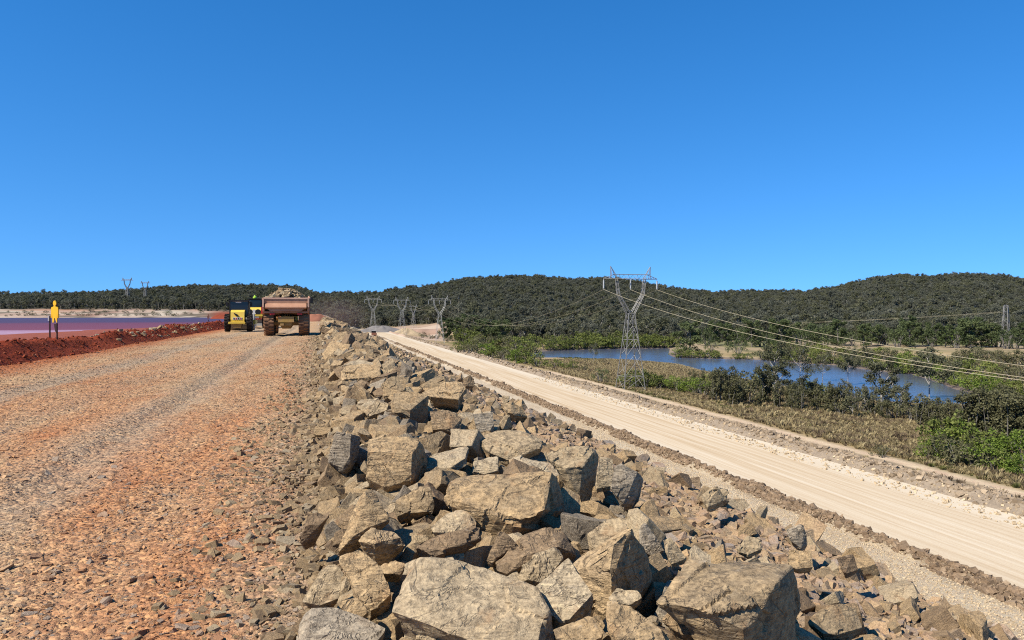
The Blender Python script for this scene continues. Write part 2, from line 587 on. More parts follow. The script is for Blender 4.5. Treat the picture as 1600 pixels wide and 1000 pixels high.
def road_stone_mat():
    g = G('road_stone', 0.92, 0.15)
    w = g.coord('World')
    o = g.coord('Object')
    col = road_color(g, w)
    r = g.rand()
    tint = g.ramp(r, [(0.0, (0.30, 0.30, 0.33)), (0.2, (0.42, 0.42, 0.43)), (0.5, (0.5, 0.5, 0.5)), (0.8, (0.62, 0.59, 0.53)), (1, (0.72, 0.70, 0.66))])
    col = g.mix(0.85, col, tint, 'OVERLAY')
    r2 = g.math('FRACT', g.math('MULTIPLY', r, 17.31))
    col = g.mix(g.maprange(r2, 0.6, 0.9, 0, 0.75), col, (0.34, 0.29, 0.23))
    n = g.noise(o, 5, 4, 0.7)
    col = g.mix(0.6, col, g.ramp(n, [(0.3, (0.3, 0.3, 0.3)), (0.7, (0.68, 0.67, 0.65))]), 'OVERLAY')
    g.color(col)
    g.bump(n, 0.5, 0.1)
    return g.m


def ground_mat(name='ground_cover', noise_scale=0.8, bump=0.5):
    """ground coloured by its own painted-in soil zones plus clumpy variation"""
    g = G(name, 0.95, 0.1)
    a = g.node('ShaderNodeAttribute', attribute_name='soil')
    w = g.coord('World')
    n1 = g.noise(w, noise_scale, 6, 0.7)
    n2 = g.noise(w, noise_scale * 7, 4, 0.7)
    col = g.mix(0.6, a.outputs['Color'], g.ramp(n1, [(0.3, (0.32, 0.32, 0.33)), (0.5, (0.5, 0.5, 0.5)), (0.7, (0.66, 0.65, 0.62))]), 'OVERLAY')
    col = g.mix(0.55, col, g.ramp(n2, [(0.3, (0.3, 0.3, 0.31)), (0.5, (0.5, 0.5, 0.5)), (0.7, (0.68, 0.67, 0.64))]), 'OVERLAY')
    g.color(col)
    g.bump(g.math('ADD', n1, g.math('MULTIPLY', n2, 0.5)), bump, 0.3)
    return g.m


def lower_road_mat():
    g = G('pale_compacted_gravel', 0.95, 0.1)
    w = g.coord('World')
    x, y, z = g.sepx(w)
    wob = g.math('MULTIPLY', g.math('SUBTRACT', g.noise(g.mapping(w, (0.03, 0.02, 1)), 1, 2), 0.5), 4)
    cv = g.node('ShaderNodeCombineXYZ')
    g.put(cv.inputs[0], g.math('ADD', x, g.math('MULTIPLY', wob, 0.45)))
    g.put(cv.inputs[1], y)
    g.put(cv.inputs[2], z)
    lines = g.noise(g.mapping(cv.outputs[0], (2.2, 0.022, 1)), 1.0, 5, 0.65, 0.3)
    fine = g.noise(g.mapping(cv.outputs[0], (5, 0.09, 1)), 1.2, 3, 0.6)
    edge = g.math('MAXIMUM', g.maprange(g.math('ADD', x, wob), LX1 - 3.4, LX1 - 1.0), g.maprange(g.math('ADD', x, wob), LX0 + 1.5, LX0 - 0.3))
    near = g.maprange(y, 30, 75, 1, 0)
    lane = g.ramp(g.math('ADD', g.math('MULTIPLY', lines, 0.7), g.math('MULTIPLY', fine, 0.3)), [(0.34, (0.48, 0.34, 0.19)), (0.46, (0.60, 0.46, 0.29)), (0.56, (0.675, 0.55, 0.38)), (0.68, (0.74, 0.635, 0.475))])
    pale = g.mix(g.noise(w, 1.2, 5, 0.7), (0.64, 0.54, 0.395), (0.75, 0.665, 0.52))
    col = g.mix(g.math('MULTIPLY', g.math('MAXIMUM', edge, g.math('MULTIPLY', near, 0.35)), 0.85), lane, pale)
    sp = g.noise(w, 12, 4, 0.7)
    col = g.mix(0.35, col, g.ramp(sp, [(0.35, (0.38, 0.38, 0.38)), (0.65, (0.6, 0.6, 0.6))]), 'OVERLAY')
    g.color(col)
    g.bump(g.math('ADD', g.math('MULTIPLY', lines, 1.0), g.math('MULTIPLY', sp, 0.6)), 0.35, 0.06)
    return g.m


M_ROAD, M_RSTONE, M_GROUND, M_LROAD = road_mat(), road_stone_mat(), ground_mat(), lower_road_mat()
M_EMB = ground_mat('embankment_fill', 3.0, 0.7)


def bark_mat(name, c1, c2):
    g = G(name, 0.9, 0.1)
    o = g.coord('Object')
    n = g.noise(g.mapping(o, (3, 3, 0.8)), 2.0, 4, 0.7)
    g.color(g.mix(g.maprange(n, 0.35, 0.65), c1, c2))
    g.bump(n, 0.4, 0.05)
    return g.m


def leaf_mat(name, c_dark, c_mid, c_light, trans=0.25, mixr=0.35, patch=0.0):
    g = G(name, 0.75, 0.15)
    a = g.node('ShaderNodeAttribute', attribute_name='tone').outputs['Fac']
    r = g.rand()
    t = g.math('ADD', g.math('MULTIPLY', a, 1 - mixr), g.math('MULTIPLY', r, mixr))
    if patch:
        t = g.math('ADD', t, g.math('MULTIPLY', g.math('SUBTRACT', g.noise(g.coord('World'), 0.014, 4, 0.6), 0.5), patch))
    col = g.ramp(t, [(0.1, c_dark), (0.5, c_mid), (0.9, c_light)])
    g.color(col)
    tr = g.node('ShaderNodeBsdfTranslucent')
    g.l.new(g.base, tr.inputs['Color'])
    mx = g.node('ShaderNodeMixShader')
    mx.inputs[0].default_value = trans
    g.l.new(g.b.outputs[0], mx.inputs[1])
    g.l.new(tr.outputs[0], mx.inputs[2])
    out = g.n['Material Output']
    g.l.new(mx.outputs[0], out.inputs['Surface'])
    return g.m


M_BARK_PALE = bark_mat('pale_gum_bark', (0.30, 0.27, 0.23), (0.50, 0.465, 0.41))
M_BARK_GREY = bark_mat('grey_bark', (0.13, 0.115, 0.095), (0.26, 0.24, 0.21))
M_LEAF_GUM = leaf_mat('gum_leaves', (0.060, 0.064, 0.034), (0.130, 0.132, 0.070), (0.235, 0.23, 0.135))
M_LEAF_FOREST = leaf_mat('forest_leaves', (0.080, 0.086, 0.060), (0.140, 0.145, 0.100), (0.225, 0.222, 0.160), 0.3, 0.45, 1.1)  # darks lifted and range narrowed, putting some haze into the leaf colour
M_LEAF_OLIVE = leaf_mat('olive_thicket_leaves', (0.070, 0.070, 0.032), (0.145, 0.140, 0.066), (0.25, 0.235, 0.12))
M_LEAF_MANG = leaf_mat('mangrove_leaves', (0.085, 0.105, 0.026), (0.18, 0.21, 0.05), (0.30, 0.33, 0.09))
M_LEAF_BRIGHT = leaf_mat('bright_green_leaves', (0.075, 0.11, 0.020), (0.165, 0.235, 0.036), (0.31, 0.40, 0.07))
M_LEAF_DARK = leaf_mat('dark_green_leaves', (0.055, 0.075, 0.032), (0.105, 0.135, 0.052), (0.18, 0.21, 0.085))
M_GRASS = leaf_mat('dry_grass_blades', (0.29, 0.225, 0.11), (0.44, 0.345, 0.175), (0.58, 0.485, 0.27), 0.3)
M_GRASS_BROWN = leaf_mat('brown_weeds', (0.13, 0.09, 0.06), (0.21, 0.15, 0.09), (0.29, 0.22, 0.13), 0.3)


def water_mat(name, base, rough, bump, bscale, spec=0.5, tint_noise=None, stretch=(1, 1, 1)):
    g = G(name, rough, spec)
    w = g.coord('World')
    n = g.noise(g.mapping(w, stretch), bscale, 4, 0.65)
    n2 = g.noise(g.mapping(w, stretch), bscale * 0.13, 3, 0.6)
    if tint_noise:
        g.color(tint_noise(g, w))
    else:
        g.color(g.mix(n2, tuple(c * 0.8 for c in base), tuple(c * 1.2 for c in base)))
    g.bump(g.math('ADD', n, g.math('MULTIPLY', n2, 1.2)), bump, 0.25)
    return g.m


def pond_tint(g, w):
    x, y, z = g.sepx(w)
    v = g.math('ADD', g.math('ADD', y, g.math('MULTIPLY', x, -0.24)), g.math('MULTIPLY', g.math('SUBTRACT', g.noise(g.mapping(w, (0.02, 0.08, 1)), 1, 3), 0.5), 50))
    t = g.maprange(v, 90, 420)
    return g.ramp(t, [(0.0, (0.40, 0.22, 0.27)), (0.10, (0.42, 0.27, 0.35)), (0.15, (0.38, 0.23, 0.31)), (0.18, (0.20, 0.07, 0.10)), (0.40, (0.17, 0.065, 0.10)), (0.50, (0.088, 0.062, 0.115)), (1.0, (0.08, 0.07, 0.135))])


M_RIVER = water_mat('river_water', (0.10, 0.115, 0.16), 0.15, 0.22, 1.1)
M_POND = water_mat('mud_pond_water', (0.3, 0.15, 0.2), 0.55, 0.6, 1.0, 0.03, pond_tint)

M_STEEL = simple('galvanised_steel', (0.29, 0.275, 0.245), 0.55, 0.4, 0.25, 2.0)
M_STEEL_PALE = simple('brightened_steel', (0.58, 0.56, 0.51), 0.5, 0.4, 0.15, 2.0)  # steel brightened in its colour so the distant towers stand out
M_WIRE = simple('aluminium_conductor', (0.52, 0.44, 0.28), 0.5, 0.4, 0.1, 1.0)
M_GLASSY = simple('insulator_porcelain', (0.55, 0.55, 0.53), 0.3, 0.5, 0.1, 5.0)
DUST = (0.40, 0.235, 0.145)
M_BED = simple('dusty_steel_bed', (0.42, 0.20, 0.115), 0.75, 0.2, 0.25, 1.3, (0.60, 0.33, 0.20), 0.7)
M_RAIL = simple('pale_bed_rail', (0.72, 0.46, 0.33), 0.7, 0.2, 0.2, 2.0)  # top rail and corner posts, paler than the bed
M_TYRE = simple('dusty_tyre_rubber', (0.16, 0.09, 0.055), 0.95, 0.1, 0.3, 2.0, (0.42, 0.22, 0.11), 0.6)
M_TYRE_D = simple('black_tyre_rubber', (0.024, 0.022, 0.02), 0.9, 0.15, 0.3, 2.0, (0.10, 0.065, 0.045), 0.25)
M_YEL = simple('yellow_machine_paint', (0.95, 0.64, 0.06), 0.45, 0.4, 0.15, 2.0, (0.60, 0.42, 0.2), 0.2)
M_YEL_DUST = simple('dusty_yellow_casting', (0.52, 0.32, 0.07), 0.7, 0.2, 0.3, 2.0, (0.42, 0.24, 0.12), 0.6)
M_BLACK = simple('black_machine_paint', (0.018, 0.018, 0.018), 0.5, 0.3, 0.3, 2.0)
M_GLASS = simple('dark_cab_glass', (0.012, 0.014, 0.016), 0.12, 0.5, 0.2, 1.0)
M_RED = simple('red_reflector', (0.55, 0.03, 0.02), 0.4, 0.4, 0.1, 2.0)
M_WHITE = simple('white_paint', (0.75, 0.73, 0.68), 0.5, 0.3, 0.12, 3.0)
M_LIME = simple('lime_plastic', (0.42, 0.66, 0.05), 0.45, 0.3, 0.1, 3.0)
M_SIGN = simple('orange_yellow_board', (1.0, 0.55, 0.03), 0.6, 0.2, 0.12, 3.0)
M_POST = simple('dark_post', (0.055, 0.03, 0.028), 0.8, 0.2, 0.3, 3.0)
M_RUSTY = simple('red_brown_truck_paint', (0.30, 0.09, 0.045), 0.6, 0.3, 0.2, 2.0, DUST, 0.4)
#@@STRUCTURE
# ------------------------------------------------------------------ terrain strips (shared row lines, so they meet without gaps)
def grow(a, b, d0, k):
    out, d = [a], d0
    s = 1 if b > a else -1
    while (b - out[-1]) * s > d * 1.5:
        out.append(out[-1] + s * d)
        d *= k
    out.append(b)
    return out


rows = grow(2.0, -40.0, 0.4, 1.25)[::-1][:-1]
yy = 2.0
while yy < 3600:
    rows.append(yy)
    yy += max(0.14, 0.0165 * yy)
ROWS = np.array(rows)


def strip(name, xs, mat, soil=None, parent=None):
    xs = np.array(sorted(xs))
    X, Y = np.meshgrid(xs, ROWS)
    Z = H(X, Y)
    v = np.stack([X, Y, Z], -1).reshape(-1, 3)
    ny, nx = X.shape
    i = np.arange(ny - 1)[:, None] * nx + np.arange(nx - 1)[None, :]
    f = np.stack([i, i + 1, i + nx + 1, i + nx], -1).reshape(-1, 4)
    attr = None
    if soil is not None:
        c = soil(X.ravel(), Y.ravel(), Z.ravel())
        attr = {'soil': ('FLOAT_COLOR', np.concatenate([c, np.ones((len(c), 1))], 1))}
    return tag(link(name, mesh_np(name, v, f, mat, True, attr)), kind='structure')


def lerp3(a, b, t):
    return np.asarray(a)[None, :] * (1 - t[:, None]) + np.asarray(b)[None, :] * t[:, None] if np.ndim(a) == 1 else a * (1 - t[:, None]) + np.asarray(b)[None, :] * t[:, None]


def polar(x, y):
    px, py, D = proj(x, y, np.zeros_like(x))
    return np.where(D > 1, px, 800), D


def soil_left(x, y, z):
    px, D = polar(x, y)
    n = fbm(x * 0.08, y * 0.08, 4)
    c = lerp3((0.235, 0.038, 0.013), (0.33, 0.068, 0.025), np.clip(0.5 + n * 1.8 + (x < -12.8) * .2, 0, 1))
    c = lerp3(c, (0.30, 0.10, 0.065), (1 - sstep(-17, -13.5, x)) * 0.8)
    n3 = fbm(x * 0.02, y * 0.05, 3)
    sand = sstep(396, 412, D) * (px < 500)
    c = lerp3(c, (0.55, 0.47, 0.36), sand * np.clip(0.75 + n * 1.2, 0, 1))
    c = lerp3(c, (0.16, 0.13, 0.09), sand * sstep(0.02, 0.12, fbm(px * 0.03, D * 0.12, 3)))
    c = lerp3(c, (0.43, 0.25, 0.16), sand * sstep(0.02, 0.16, n3) * sstep(440, 452, D))
    redm = sstep(318, 345, px) * (1 - sstep(560, 580, px)) * sstep(200, 260, D) * (1 - sstep(470, 500, D)) * (x < 0)
    c = lerp3(c, (0.27, 0.07, 0.035), redm)
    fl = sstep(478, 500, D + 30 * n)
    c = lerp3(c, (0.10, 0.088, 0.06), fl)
    return c


def soil_right(x, y, z):
    px, D = polar(x, y)
    n = fbm(x * 0.06, y * 0.03, 4)
    n2 = fbm(x * 0.35, y * 0.2 + 40, 3)
    c = lerp3((0.34, 0.25, 0.125), (0.45, 0.34, 0.18), np.clip(0.5 + 2 * n2, 0, 1))
    c = lerp3(c, (0.12, 0.125, 0.045), sstep(0.04, 0.2, n) * 0.85)
    c = lerp3(c, (0.21, 0.155, 0.10), (1 - sstep(53, 56, x + 3 * n2)) * 0.9)
    c = lerp3(c, (0.32, 0.255, 0.185), 1 - sstep(46.2, 47.4, x + 1.2 * n2))
    tr = np.exp(-((x - 55.4 - 1.2 * n) / 1.2) ** 2) * (y < 190)
    c = lerp3(c, (0.66, 0.50, 0.33), np.clip(tr * 1.3, 0, 0.95))
    sd = poly_sd(RIV, x, y)
    c = lerp3(c, (0.19, 0.15, 0.125), (1 - sstep(1.0, 5 + 9 * np.exp(-((px - 1010) / 90) ** 2), sd + 4 * n2)))
    ff = sstep(300, 340, D) * (px > 1040)
    c = lerp3(c, (0.38, 0.29, 0.18), ff * np.clip(0.8 + n2, 0, 1))
    c = lerp3(c, (0.20, 0.20, 0.085), ff * sstep(0.0, 0.12, fbm(x * 0.03, y * 0.015 + 70, 3)) * .85)
    cl = sstep(545, 575, px) * (1 - sstep(690, 720, px)) * sstep(400, 440, D) * (1 - sstep(640, 660, D))
    c = lerp3(c, (0.44, 0.31, 0.215), cl)
    c = lerp3(c, (0.54, 0.41, 0.30), cl * sstep(0.0, 0.1, fbm(D * 0.03, px * 0.004, 3)))
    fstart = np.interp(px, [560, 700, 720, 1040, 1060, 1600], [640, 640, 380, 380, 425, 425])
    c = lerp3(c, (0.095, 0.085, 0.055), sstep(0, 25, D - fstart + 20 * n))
    # quarried pale patch on the hill foot
    q = np.exp(-((px - 870) / 55) ** 2 - ((D - 560) / 45) ** 2) + np.exp(-((px - 800) / 40) ** 2 - ((D - 500) / 30) ** 2) * .8
    c = lerp3(c, (0.50, 0.40, 0.29), np.clip(q * 1.6 * (0.6 + 3 * n2), 0, 0.9))
    return c


def soil_emb(x, y, z):
    n = fbm(x * 0.9, y * 0.5, 4)
    c = lerp3((0.33, 0.235, 0.145), (0.42, 0.31, 0.20), np.clip(0.5 + 2 * n, 0, 1))
    c = lerp3(c, (0.40, 0.31, 0.20), 1 - sstep(0.4, 1.2, x))
    c = lerp3(c, (0.50, 0.33, 0.195), 1 - sstep(-0.2, 0.35, x + 0.5 * n))
    c = lerp3(c, (0.60, 0.48, 0.33), sstep(10, 18, x))
    return c


def soil_bench(x, y, z):
    n = fbm(x * 0.8, y * 0.3, 4)
    c = lerp3((0.58, 0.46, 0.31), (0.68, 0.57, 0.41), np.clip(0.5 + 2 * n, 0, 1))
    wr = np.exp(-((x - 30.65) / (0.35 + 0.7 * np.clip(0.35 + 2.6 * fbm(y * 0.16, y * 0 + 31, 3), 0, 1.3))) ** 2) + sstep(43.9, 44.4, x)
    n5 = fbm(y * 0.05, y * 0 + 9, 2)
    return lerp3(c, (0.25, 0.185, 0.125), np.clip(wr * (1.1 + 2 * n5), 0, 0.9))


left_xs = list(np.arange(-14, XL - .01, 0.22)) + [XL] + grow(-14, -4200, 0.5, 1.045)[1:]
strip('red_mud_flat', left_xs, M_GROUND, soil_left)
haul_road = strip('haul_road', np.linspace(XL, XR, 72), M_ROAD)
embankment = strip('embankment', list(np.arange(XR, 5.0, 0.13)) + grow(5.0, 26.0, 0.5, 1.1), M_EMB, soil_emb)
gravel_bench = strip('gravel_bench_ground', np.linspace(26.0, LX0, 28), M_EMB, soil_bench)
lower_road = strip('lower_gravel_road', np.linspace(LX0, LX1, 30), M_LROAD)
grassland = strip('grassland_terrain', list(np.arange(LX1, 47, 0.25)) + list(np.arange(47, 80, 0.8)) + list(np.arange(80, 330, 2.6)) + grow(330, 4200, 3.0, 1.04), M_GROUND, soil_right)


def water_sheet(name, poly, z, mat, out):
    poly = np.array(poly)
    c = []
    n = len(poly)
    area = sum(poly[i][0] * poly[(i + 1) % n][1] - poly[(i + 1) % n][0] * poly[i][1] for i in range(n))
    s = 1 if area > 0 else -1
    for i in range(n):
        a, b = poly[i - 1], poly[(i + 1) % n]
        t = (b - a) / (np.linalg.norm(b - a) + 1e-9)
        c.append(poly[i] + np.array([t[1], -t[0]]) * out * s)
    bm = bmesh.new()
    vs = [bm.verts.new((p[0], p[1], z)) for p in (c if s > 0 else c[::-1])]
    bm.faces.new(vs)
    bmesh.ops.triangulate(bm, faces=bm.faces)
    me = bpy.data.meshes.new(name)
    bm.to_mesh(me)
    bm.free()
    me.materials.append(mat)
    return tag(link(name, me), kind='structure')


water_sheet('river_water', RIV, ZW, M_RIVER, 2.0)
py_ = np.linspace(-35, 440, 40)
pond = [(pond_edge(np.array([y]))[0] + 1.0, y) for y in py_] + [(-900, 440), (-900, -35)]
water_sheet('mud_pond_water', pond, -1.02, M_POND, 0.0)


# ------------------------------------------------------------------ instanced stuff
_gn_cache = {}


def scatter(name, pts, rot, scl, protos, mat=None, parent=None, label=None, cat=None):
    """one object that draws copies of the prototype meshes at the given points"""
    n = len(pts)
    pc = bpy.data.collections.new(name + '_sources')
    for k, me in enumerate(protos):
        o = bpy.data.objects.new('%s_source_%02d' % (name, k), me)
        pc.objects.link(o)
    scl = np.asarray(scl, float)
    if scl.ndim == 1:
        scl = np.repeat(scl[:, None], 3, 1)
    me = bpy.data.meshes.new(name)
    me.vertices.add(n)
    me.vertices.foreach_set('co', np.asarray(pts, np.float32).ravel())
    for an, typ, key, data in (('rot', 'FLOAT_VECTOR', 'vector', rot), ('scl', 'FLOAT_VECTOR', 'vector', scl), ('pick', 'INT', 'value', rng.integers(0, len(protos), n))):
        a = me.attributes.new(an, typ, 'POINT')
        a.data.foreach_set(key, np.asarray(data, np.int32 if typ == 'INT' else np.float32).ravel())
    o = link(name, me, parent)
    ng = bpy.data.node_groups.new(name + '_nodes', 'GeometryNodeTree')
    ng.interface.new_socket('Geometry', in_out='INPUT', socket_type='NodeSocketGeometry')
    ng.interface.new_socket('Geometry', in_out='OUTPUT', socket_type='NodeSocketGeometry')
    gi, go = ng.nodes.new('NodeGroupInput'), ng.nodes.new('NodeGroupOutput')
    ci = ng.nodes.new('GeometryNodeCollectionInfo')
    ci.inputs['Collection'].default_value = pc
    ci.inputs['Separate Children'].default_value = True
    ci.inputs['Reset Children'].default_value = True
    ip = ng.nodes.new('GeometryNodeInstanceOnPoints')
    ip.inputs['Pick Instance'].default_value = True
    def named(nm, dt):
        x = ng.nodes.new('GeometryNodeInputNamedAttribute')
        x.data_type = dt
        x.inputs['Name'].default_value = nm
        return x.outputs[0]
    e2r = ng.nodes.new('FunctionNodeEulerToRotation')
    ng.links.new(named('rot', 'FLOAT_VECTOR'), e2r.inputs[0])
    ng.links.new(gi.outputs[0], ip.inputs['Points'])
    ng.links.new(ci.outputs[0], ip.inputs['Instance'])
    ng.links.new(named('pick', 'INT'), ip.inputs['Instance Index'])
    ng.links.new(e2r.outputs[0], ip.inputs['Rotation'])
    ng.links.new(named('scl', 'FLOAT_VECTOR'), ip.inputs['Scale'])
    ng.links.new(ip.outputs[0], go.inputs[0])
    md = o.modifiers.new('scatter', 'NODES')
    md.node_group = ng
    tag(o, label, cat, None, 'stuff')
    return o


# ------------------------------------------------------------------ rock shapes
def hull_bm(pts):
    bm = bmesh.new()
    for p in pts:
        bm.verts.new(p)
    r = bmesh.ops.convex_hull(bm, input=bm.verts)
    dead = [g for g in r['geom_interior'] + r['geom_unused'] if isinstance(g, bmesh.types.BMVert)]
    if dead:
        bmesh.ops.delete(bm, geom=list(set(dead)), context='VERTS')
    loose = [v for v in bm.verts if not v.link_faces]
    if loose:
        bmesh.ops.delete(bm, geom=loose, context='VERTS')
    return bm


def plane_points(seed, dims, ncut=7):
    """corner points of a block split off by random planes"""
    r = np.random.default_rng(seed)
    N = [(1, 0, 0), (-1, 0, 0), (0, 1, 0), (0, -1, 0), (0, 0, 1), (0, 0, -1)]
    N = [np.array(n, float) + r.normal(0, 0.17, 3) for n in N]
    d = [dims[0] / 2, dims[0] / 2, dims[1] / 2, dims[1] / 2, dims[2] / 2, dims[2] / 2]
    for _ in range(ncut):
        n = r.normal(0, 1, 3)
        n /= np.linalg.norm(n)
        sup = abs(n[0]) * dims[0] / 2 + abs(n[1]) * dims[1] / 2 + abs(n[2]) * dims[2] / 2
        N.append(n)
        d.append(sup * r.uniform(0.5, 0.82))
    N = np.array([n / np.linalg.norm(n) for n in N])
    d = np.array(d)
    pts = []
    import itertools
    for a, b, c in itertools.combinations(range(len(N)), 3):
        A = N[[a, b, c]]
        if abs(np.linalg.det(A)) < 1e-3:
            continue
        p = np.linalg.solve(A, d[[a, b, c]])
        if np.all(N @ p <= d + 1e-6):
            pts.append(p)
    return pts


def rough_rock(bm, size, seed, levels, amp, bevel=0.03, edge_len=None):
    """chip the edges, refine and roughen a hull"""
    bmesh.ops.dissolve_limit(bm, angle_limit=R(7), verts=bm.verts, edges=bm.edges)
    if bevel:
        try:
            bmesh.ops.bevel(bm, geom=list(bm.edges), offset=bevel * size, segments=1, profile=0.5, affect='EDGES', clamp_overlap=True)
        except Exception:
            pass
    bmesh.ops.remove_doubles(bm, verts=bm.verts, dist=0.002 * size)
    bmesh.ops.triangulate(bm, faces=bm.faces)
    for _ in range(levels):
        L = edge_len or 0.12 * size
        es = [e for e in bm.edges if e.calc_length() > L]
        if not es:
            break
        bmesh.ops.subdivide_edges(bm, edges=es, cuts=1, use_grid_fill=False)
        bmesh.ops.triangulate(bm, faces=[f for f in bm.faces if len(f.verts) > 3])
    if amp:
        bm.normal_update()
        o = Vector((seed * 3.1 % 91, seed * 7.7 % 83, seed * 1.3 % 71))
        mv = []
        k = 1.7 / size
        for v in bm.verts:
            q = v.co * k + o
            a = mnoise.fractal(q, 0.9, 2.1, 4, noise_basis='PERLIN_ORIGINAL')
            s = q.x * 0.35 + q.z * 1.6 + q.y * 0.5 + 0.5 * mnoise.noise(q * 1.3)
            led = abs((s * 2.4) % 1.0 - 0.5)
            dd, pp = mnoise.voronoi(q * 1.5)
            c0 = pp[0]
            hv = mnoise.noise_vector(c0 * 3.7 + Vector((5.2, 1.3, 9.1)))
            fac = hv.dot(q * 1.5 - c0) * 1.5 + hv.x * 0.9
            mv.append(v.normal * (amp * size * (a * 0.9 + (led - 0.25) * 0.5 + fac)))
        for v, d in zip(bm.verts, mv):
            v.co += d
    bmesh.ops.recalc_face_normals(bm, faces=bm.faces)
    return bm


def rock_mesh(name, seed, dims, mat, levels=0, amp=0.0, ncut=7, bevel=0.03):
    bm = hull_bm(plane_points(seed, dims, ncut))
    rough_rock(bm, max(dims), seed, levels, amp, bevel)
    me = bpy.data.meshes.new(name)
    bm.to_mesh(me)
    bm.free()
    me.materials.append(mat)
    return me


ROCK_MATS = [M_ROCK] * 5 + [M_ROCK_PALE] * 2 + [M_ROCK_GREY] + [M_ROCK_BROWN] * 2
ROCK_BIG = [rock_mesh('quarry_rock', 100 + i, (1.0, 0.6 + 0.3 * random.random(), 0.2 + 0.36 * random.random()), ROCK_MATS[i % len(ROCK_MATS)], 3, 0.032, 6, 0.012) for i in range(20)]
ROCK_MID = [rock_mesh('rubble_rock', 300 + i, (1.0, 0.5 + 0.35 * random.random(), 0.2 + 0.4 * random.random()), ROCK_MATS[(i * 3) % len(ROCK_MATS)], 2, 0.03, 6, 0.01) for i in range(16)]
STONE_T = [rock_mesh('stone', 540 + i, (1.0, 0.55 + 0.35 * random.random(), 0.28 + 0.4 * random.random()), (M_ROCK, M_ROCK_PALE, M_ROCK, M_ROCK_BROWN, M_ROCK)[i % 5], 0, 0, 5, 0.0) for i in range(15)]
STONE = [rock_mesh('stone', 500 + i, (1.0, 0.55 + 0.35 * random.random(), 0.28 + 0.4 * random.random()), M_RUBBLE, 0, 0, 5, 0.0) for i in range(12)]
RSTONE = [rock_mesh('stone', 700 + i, (1.0, 0.6 + 0.3 * random.random(), 0.22 + 0.33 * random.random()), M_RSTONE, 0, 0, 5, 0.0) for i in range(12)]


# ------------------------------------------------------------------ boulders one can pick out at the front of the bund
HEROES = []
HZ = np.full((250, 400), 1e9)                  # coarse depth of the boulders in view, to keep rubble from burying them


def in_poly(poly, x, y):
    n, ins = len(poly), np.zeros(np.shape(x), bool)
    for i in range(n):
        ax, ay = poly[i]
        bx, by = poly[(i + 1) % n]
        ins ^= ((ay > y) != (by > y)) & (x < (bx - ax) * (y - ay) / (by - ay + 1e-12) + ax)
    return ins


def hull2d(p):
    p = sorted(set(map(tuple, p)))
    def half(q):
        o = []
        for a in q:
            while len(o) > 1 and (o[-1][0] - o[-2][0]) * (a[1] - o[-2][1]) - (o[-1][1] - o[-2][1]) * (a[0] - o[-2][0]) <= 0:
                o.pop()
            o.append(a)
        return o
    a, b = half(p), half(p[::-1])
    return a[:-1] + b[:-1]


def chip(bm, size, seed, n=6):
    """knock a few corners off"""
    r = random.Random(seed)
    for _ in range(n):
        vs = list(bm.verts)
        if len(vs) < 8:
            break
        v = r.choice(vs)
        c = sum((q.co for q in vs), Vector()) / len(vs)
        nrm = ((v.co - c).normalized() + Vector((r.uniform(-.5, .5), r.uniform(-.5, .5), r.uniform(-.5, .5)))).normalized()
        far = max(q.co.dot(nrm) for q in vs)
        d = far - size * r.uniform(.03, .10)
        res = bmesh.ops.bisect_plane(bm, geom=list(bm.verts) + list(bm.edges) + list(bm.faces), plane_co=nrm * d, plane_no=nrm, clear_outer=True)
        es = [e for e in res['geom_cut'] if isinstance(e, bmesh.types.BMEdge)]
        if es:
            bmesh.ops.holes_fill(bm, edges=[e for e in bm.edges if e.is_boundary], sides=0)


def boulder(label, short, mat, verts, lift=0.19, name='boulder', back=0.55):
    vs = np.array(verts, float)
    i0 = int(np.argmax(vs[:, 1] - 60 * vs[:, 2]))
    bx = 0.5 * (vs[i0, 0] + vs[:, 0].mean())
    g, D0 = hit(bx, min(vs[i0, 1], 1040), lift)
    W = (vs[:, 0].max() - vs[:, 0].min()) * D0 / F_PX
    front = [PD(a, b, D0 + k * W) for a, b, k in vs]
    c = np.mean(front, 0)
    kmax = vs[:, 2].max()
    mx, my = vs[:, 0].mean(), vs[:, 1].mean()
    extra = []
    for a, b, k in vs:
        q = PD(mx + (a - mx) * 0.72, my + (b - my) * 0.62, D0 + (max(k, kmax * 0.8) + back) * W)
        extra.append(q)
        if b > my:
            q2 = PD(mx + (a - mx) * 0.8, b, D0 + (k + 0.3) * W)
            q2[2] -= 0.22 * W
            extra.append(q2)
    pts = [Vector(p) for p in front + extra]
    zmin = min(p[2] for p in front) - 0.12 * W
    base = Vector((c[0], c[1], zmin))
    bm = hull_bm([p - base for p in pts])
    chip(bm, W, len(HEROES) * 7 + 3)
    rough_rock(bm, W, len(HEROES) * 13 + 5, 5, 0.034, 0.006, max(0.014, 0.026 * W))
    me = bpy.data.meshes.new(name)
    bm.to_mesh(me)
    bm.free()
    me.materials.append(mat)
    o = link(name, me, None, base)
    tag(o, label, 'boulder', 'large boulders at the front of the bund')
    HEROES.append({'o': o, 'short': short, 'c': np.array(base), 'W': W, 'D': D0, 'px': mx, 'py': my})
    poly = [(x / 4, y / 4) for x, y in hull2d([(a, b) for a, b, k in vs])]
    xs, ys = np.meshgrid(np.arange(400) + .5, np.arange(250) + .5)
    m = in_poly(poly, xs, ys)
    HZ[m] = np.minimum(HZ[m], D0 + 0.25 * W)
    return o


